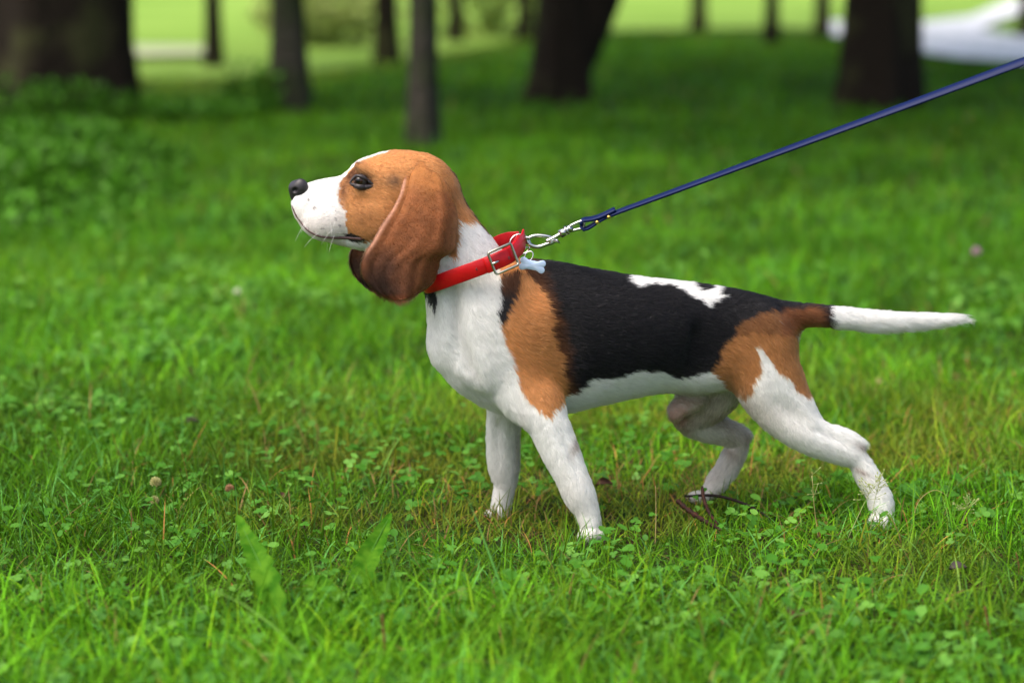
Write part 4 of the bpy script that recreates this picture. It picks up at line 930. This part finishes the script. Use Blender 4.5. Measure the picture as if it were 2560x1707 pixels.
# clover flower heads
fl_m = mat('clover_petal', (.40, .38, .14), .6, trans=.2); br_m = mat('dry_petal', (.30, .15, .07), .8); st_m = mat('green_stem', (.12, .26, .04), .5)
def flower(u, v, h, r, label, pet=fl_m, group='flower heads in the grass'):
    g = gpt(u, v, h); root = empty('clover_flower', (g[0], g[1], 0)); tagit(root, label, 'flower', group)
    A = Acc(); A.add(*tube(catmull([(g[0] + .006, g[1], -.002), (g[0] + .002, g[1], h * .5), (g[0], g[1], h)], .005), .0008, 6)); link('stalk', A.mesh('stalk'), root, st_m)
    A = Acc()
    for k in range(46):
        a = k * 2.39996; z = 1 - 1.55 * k / 46; q = math.sqrt(max(0, 1 - z * z)); d = np.array([q * math.cos(a), q * math.sin(a), z]); s_ = g + d * r * .25
        A.add(*tube([s_, g + d * r * .8, g + d * r * 1.08 + [0, 0, r * .1]], [r * .10, r * .17, r * .05], 5))
    link('flower_head', A.mesh('flower_head'), root, pet)
flower(389, 1207, .040, .0075, 'pale cream clover flower head, upper one of the pair at the left')
flower(386, 1252, .030, .0062, 'small pale cream clover flower head, lower one of the pair at the left')
flower(2441, 630, .05, .010, 'small pinkish flower in the blurred grass above the dog\'s tail tip', mat('pink_petal', (.42, .22, .33), .6))
flower(593, 730, .06, .007, 'small whitish flower in the blurred lawn left of the dog\'s ear', mat('white_petal', (.55, .58, .40), .6))
flower(574, 1222, .026, .006, 'withered brown clover head among leaves left of the dog', br_m)
# broad dandelion-like leaves close to the camera
bl_m = mat('broad_leaf', (.030, .115, .004), .7, spec=.05, trans=.12, noise=(60, (.075, .19, .010), .4, .65))
def leafblade(root, p0, p1, p2, wid, notch=.2, seed=0):
    p = catmull([p0, p1, p2], .003); n = len(p); t = np.linspace(0, 1, n)
    T = np.gradient(p, axis=0); T /= np.linalg.norm(T, axis=1)[:, None]; S_ = np.cross(T, (0, -.8, .6)); S_ /= np.linalg.norm(S_, axis=1)[:, None]; Nn = np.cross(S_, T)
    m = 11; a = np.linspace(-1, 1, m); V = np.zeros((n, m, 3))
    for i in range(n):
        for j in range(m):
            sd = 1 if a[j] > 0 else 2
            jag = 1 - notch * ((t[i] * (7 + sd) + seed * .37 + sd * .2) % 1.0) * (t[i] < .92); ww = wid * (math.sin(math.pi * t[i] ** .75) ** .7 * .95 + .05) * jag * (0 if i == n - 1 else 1)
            V[i, j] = p[i] + S_[i] * ww * a[j] + Nn[i] * (abs(a[j]) * .35 * ww + .10 * ww * math.sin(t[i] * 44 + 3 * abs(a[j])) * abs(a[j]) + .002 * math.sin(t[i] * 9 + seed))
    i, j = np.meshgrid(np.arange(n - 1), np.arange(m - 1), indexing='ij'); q = np.stack([i * m + j, i * m + j + 1, (i + 1) * m + j + 1, (i + 1) * m + j], -1).reshape(-1, 4)
    lf = link('leaf', mesh('leaf', V.reshape(-1, 3), [q], True), root, bl_m)
    A = Acc(); A.add(*tube(p - Nn * .0004, np.linspace(.0014, .0004, n), 6)); link('midrib', A.mesh('midrib'), lf, rib_m)
rib_m = mat('midrib', (.06, .17, .02), .6, spec=.1)
def weed(base, mid, tip, wid, label, seed, notch):
    g = gpt(*base); root = empty('weed_plant', (g[0], g[1], 0)); tagit(root, label, 'weed', 'broad-leaved weeds in the foreground')
    leafblade(root, g, gpt(*mid), gpt(*tip), wid, notch, seed); R = np.random.default_rng(seed)
    for k in range(5):
        an = R.uniform(0, 6.28); l = R.uniform(.05, .085); d = np.array([math.cos(an), math.sin(an), 0])
        leafblade(root, g + [0, 0, .004], g + d * l * .55 + [0, 0, R.uniform(.022, .036)], g + d * l + [0, 0, R.uniform(.012, .04)], wid * R.uniform(.55, .8), notch, seed + k)
weed((722, 1620, .0), (662, 1440, .055), (594, 1290, .088), .0165, 'broad-leaved weed with jagged leaf in the foreground, the left one of two', 11, .30)
weed((868, 1545, .0), (922, 1395, .045), (977, 1283, .075), .0150, 'broad-leaved weed in the foreground, the right one, its tallest leaf leaning right', 23, .14)
# seed stalks
dry_m = mat('dry_stalk', (.42, .30, .12), .6); seed_m = mat('seed_head', (.34, .38, .13), .6); red_m = mat('rusty_stalk', (.16, .055, .02), .7)
def stalk(pts, r, m, label, seeds=0, spread_=.012, cat='grass stalk', y=-.1):
    pa = catmull([P(u, v, y) for u, v in pts], .004); root = empty('seed_stalk', tuple(pa[0])); tagit(root, label, cat, 'stalks standing in the lawn')
    A = Acc(); A.add(*tube(pa, np.linspace(r, r * .4, len(pa)), 6)); link('stalk', A.mesh('stalk'), root, m)
    if seeds:
        A = Acc()
        for k in range(seeds):
            f = random.uniform(.62, 1); q = pa[int(f * (len(pa) - 1))]; d = np.array([random.uniform(-1, 1), random.uniform(-.6, .6), random.uniform(-.1, 1)]); e = q + d * spread_ * (1.25 - f) * 2.2
            A.add(*tube([q, e], .00025, 4)); A.add(*tube([e, e + d * .0016, e + d * .0034], [.0003, .0010, .0002], 5))
        link('seed_head', A.mesh('seed_head'), root, seed_m)
stalk([(2120, 1345), (2150, 1280), (2182, 1215), (2203, 1196)], .0006, seed_m, 'pale green seed stalk leaning right in front of the near hind paw', 26)
stalk([(2175, 1340), (2183, 1270), (2200, 1200), (2208, 1188)], .0005, seed_m, 'pale green seed stalk standing closest to the near hind paw', 22)
stalk([(2046, 1345), (2035, 1260), (2030, 1178)], .0005, dry_m, 'thin dry stalk left of the near hind paw', 8)
stalk([(1638, 1362), (1640, 1290), (1639, 1214)], .0007, dry_m, 'straight straw-coloured stalk left of the scaly twig', 0, y=-.09)
stalk([(2275, 1330), (2296, 1255), (2335, 1225), (2372, 1240)], .0006, dry_m, 'arching straw-coloured stalk right of the near hind paw', 0, y=-.02)
stalk([(2395, 1330), (2420, 1262), (2428, 1245)], .0006, seed_m, 'pale seed stalk far right of the near hind paw', 24, y=-.0)
stalk([(962, 1640), (960, 1590), (955, 1535)], .0022, red_m, 'blurred rust-red stalk at the bottom left of centre', 0, y=-.62)
stalk([(2480, 1620), (2470, 1560), (2462, 1515)], .0020, red_m, 'blurred rust-brown stalk at the bottom right', 0, y=-.5)
stalk([(2553, 1470), (2548, 1420), (2540, 1380)], .0018, red_m, 'dark rust stalk at the right edge below the tail', 0, y=-.25)
# fallen leaves
def litter(u, v, s, ang, col, label, z=.018):
    g = gpt(u, v, z); m = mat('dead_leaf', col, .7, trans=.15, noise=(120, tuple(.6 * c for c in col), .4, .6)); V = []; n = 9
    for i in range(n):
        t = i / (n - 1); w_ = math.sin(math.pi * t) ** .8 * .42 * s
        for b in (-1, -.5, 0, .5, 1):
            x = (t - .5) * s; y_ = b * w_; V.append(g + [x * math.cos(ang) - y_ * math.sin(ang), (x * math.sin(ang) + y_ * math.cos(ang)) * .8, .25 * s * (b * b) * .6 + .18 * s * math.sin(t * 3) + .25 * y_])
    i, j = np.meshgrid(np.arange(n - 1), np.arange(4), indexing='ij'); q = np.stack([i * 5 + j, i * 5 + j + 1, (i + 1) * 5 + j + 1, (i + 1) * 5 + j], -1).reshape(-1, 4)
    o = link('fallen_leaf', mesh('fallen_leaf', np.array(V), [q], True), None, m); tagit(o, label, 'fallen leaf', 'dead leaves in the grass')
litter(478, 1060, .026, .3, (.035, .02, .012), 'dark curled dead leaf in the grass left of the dog\'s chest')
litter(1992, 1545, .030, 1.0, (.12, .035, .02), 'reddish-brown dead leaf in the foreground below the hind legs')
litter(2030, 1590, .022, 2.2, (.16, .06, .03), 'small russet dead leaf just below the reddish-brown one')
litter(2200, 960, .020, .6, (.45, .33, .17), 'pale straw-coloured dead leaf in the blurred grass behind the hind leg')
litter(1510, 1215, .024, .2, (.09, .03, .015), 'dark red dead leaf right of the near front leg')
litter(2395, 1425, .022, .2, (.05, .035, .03), 'dark brown dead leaf in the grass at the right')
litter(715, 1245, .018, 1.2, (.10, .035, .02), 'small rust-brown dead leaf left of the far front paw')

# shrubs on the far lawn
def shrub(u, v, r, hgt, col, label, seed, n=2200):
    R = np.random.default_rng(seed); g = gp(u, v); root = empty('shrub', (g[0], g[1], 0)); tagit(root, label, 'shrub', 'shrubs on the far lawn')
    c = R.normal(0, 1, (n, 3)); c /= np.linalg.norm(c, axis=1)[:, None]; c *= (R.random(n) ** .35)[:, None] * [r, r * .8, hgt * .55]; c *= (.75 + .5 * vnoise(c, 2.2, seed))[:, None]; c += [g[0], g[1], hgt * .5]; c[:, 2] = np.maximum(c[:, 2], .03)
    v_, f_, c_ = leafcloud(R, c, R.uniform(.05, .11, n), np.array(col) * R.uniform(.55, 1.5, n)[:, None], .6); link('foliage', mesh('foliage', v_, [f_], False, c_), root, LEAFM)
    A = Acc()
    for k in range(9):
        a = R.uniform(0, 6.28); A.add(*tube([(g[0], g[1], -.02), (g[0] + math.cos(a) * r * .3, g[1] + math.sin(a) * r * .3, hgt * .45), (g[0] + math.cos(a) * r * .6, g[1] + math.sin(a) * r * .6, hgt * .8)], [.012, .008, .003], 6))
    link('stems', A.mesh('stems'), root, st_m)
shrub(1132, 84, .95, 1.1, (.22, .27, .05), 'yellow-green rounded shrub on the bright lawn between two thin distant trunks', 301)
shrub(750, 112, .55, .42, (.34, .40, .12), 'low pale yellowish shrub on the lawn right of the broad grey-brown trunk', 302, 1200)
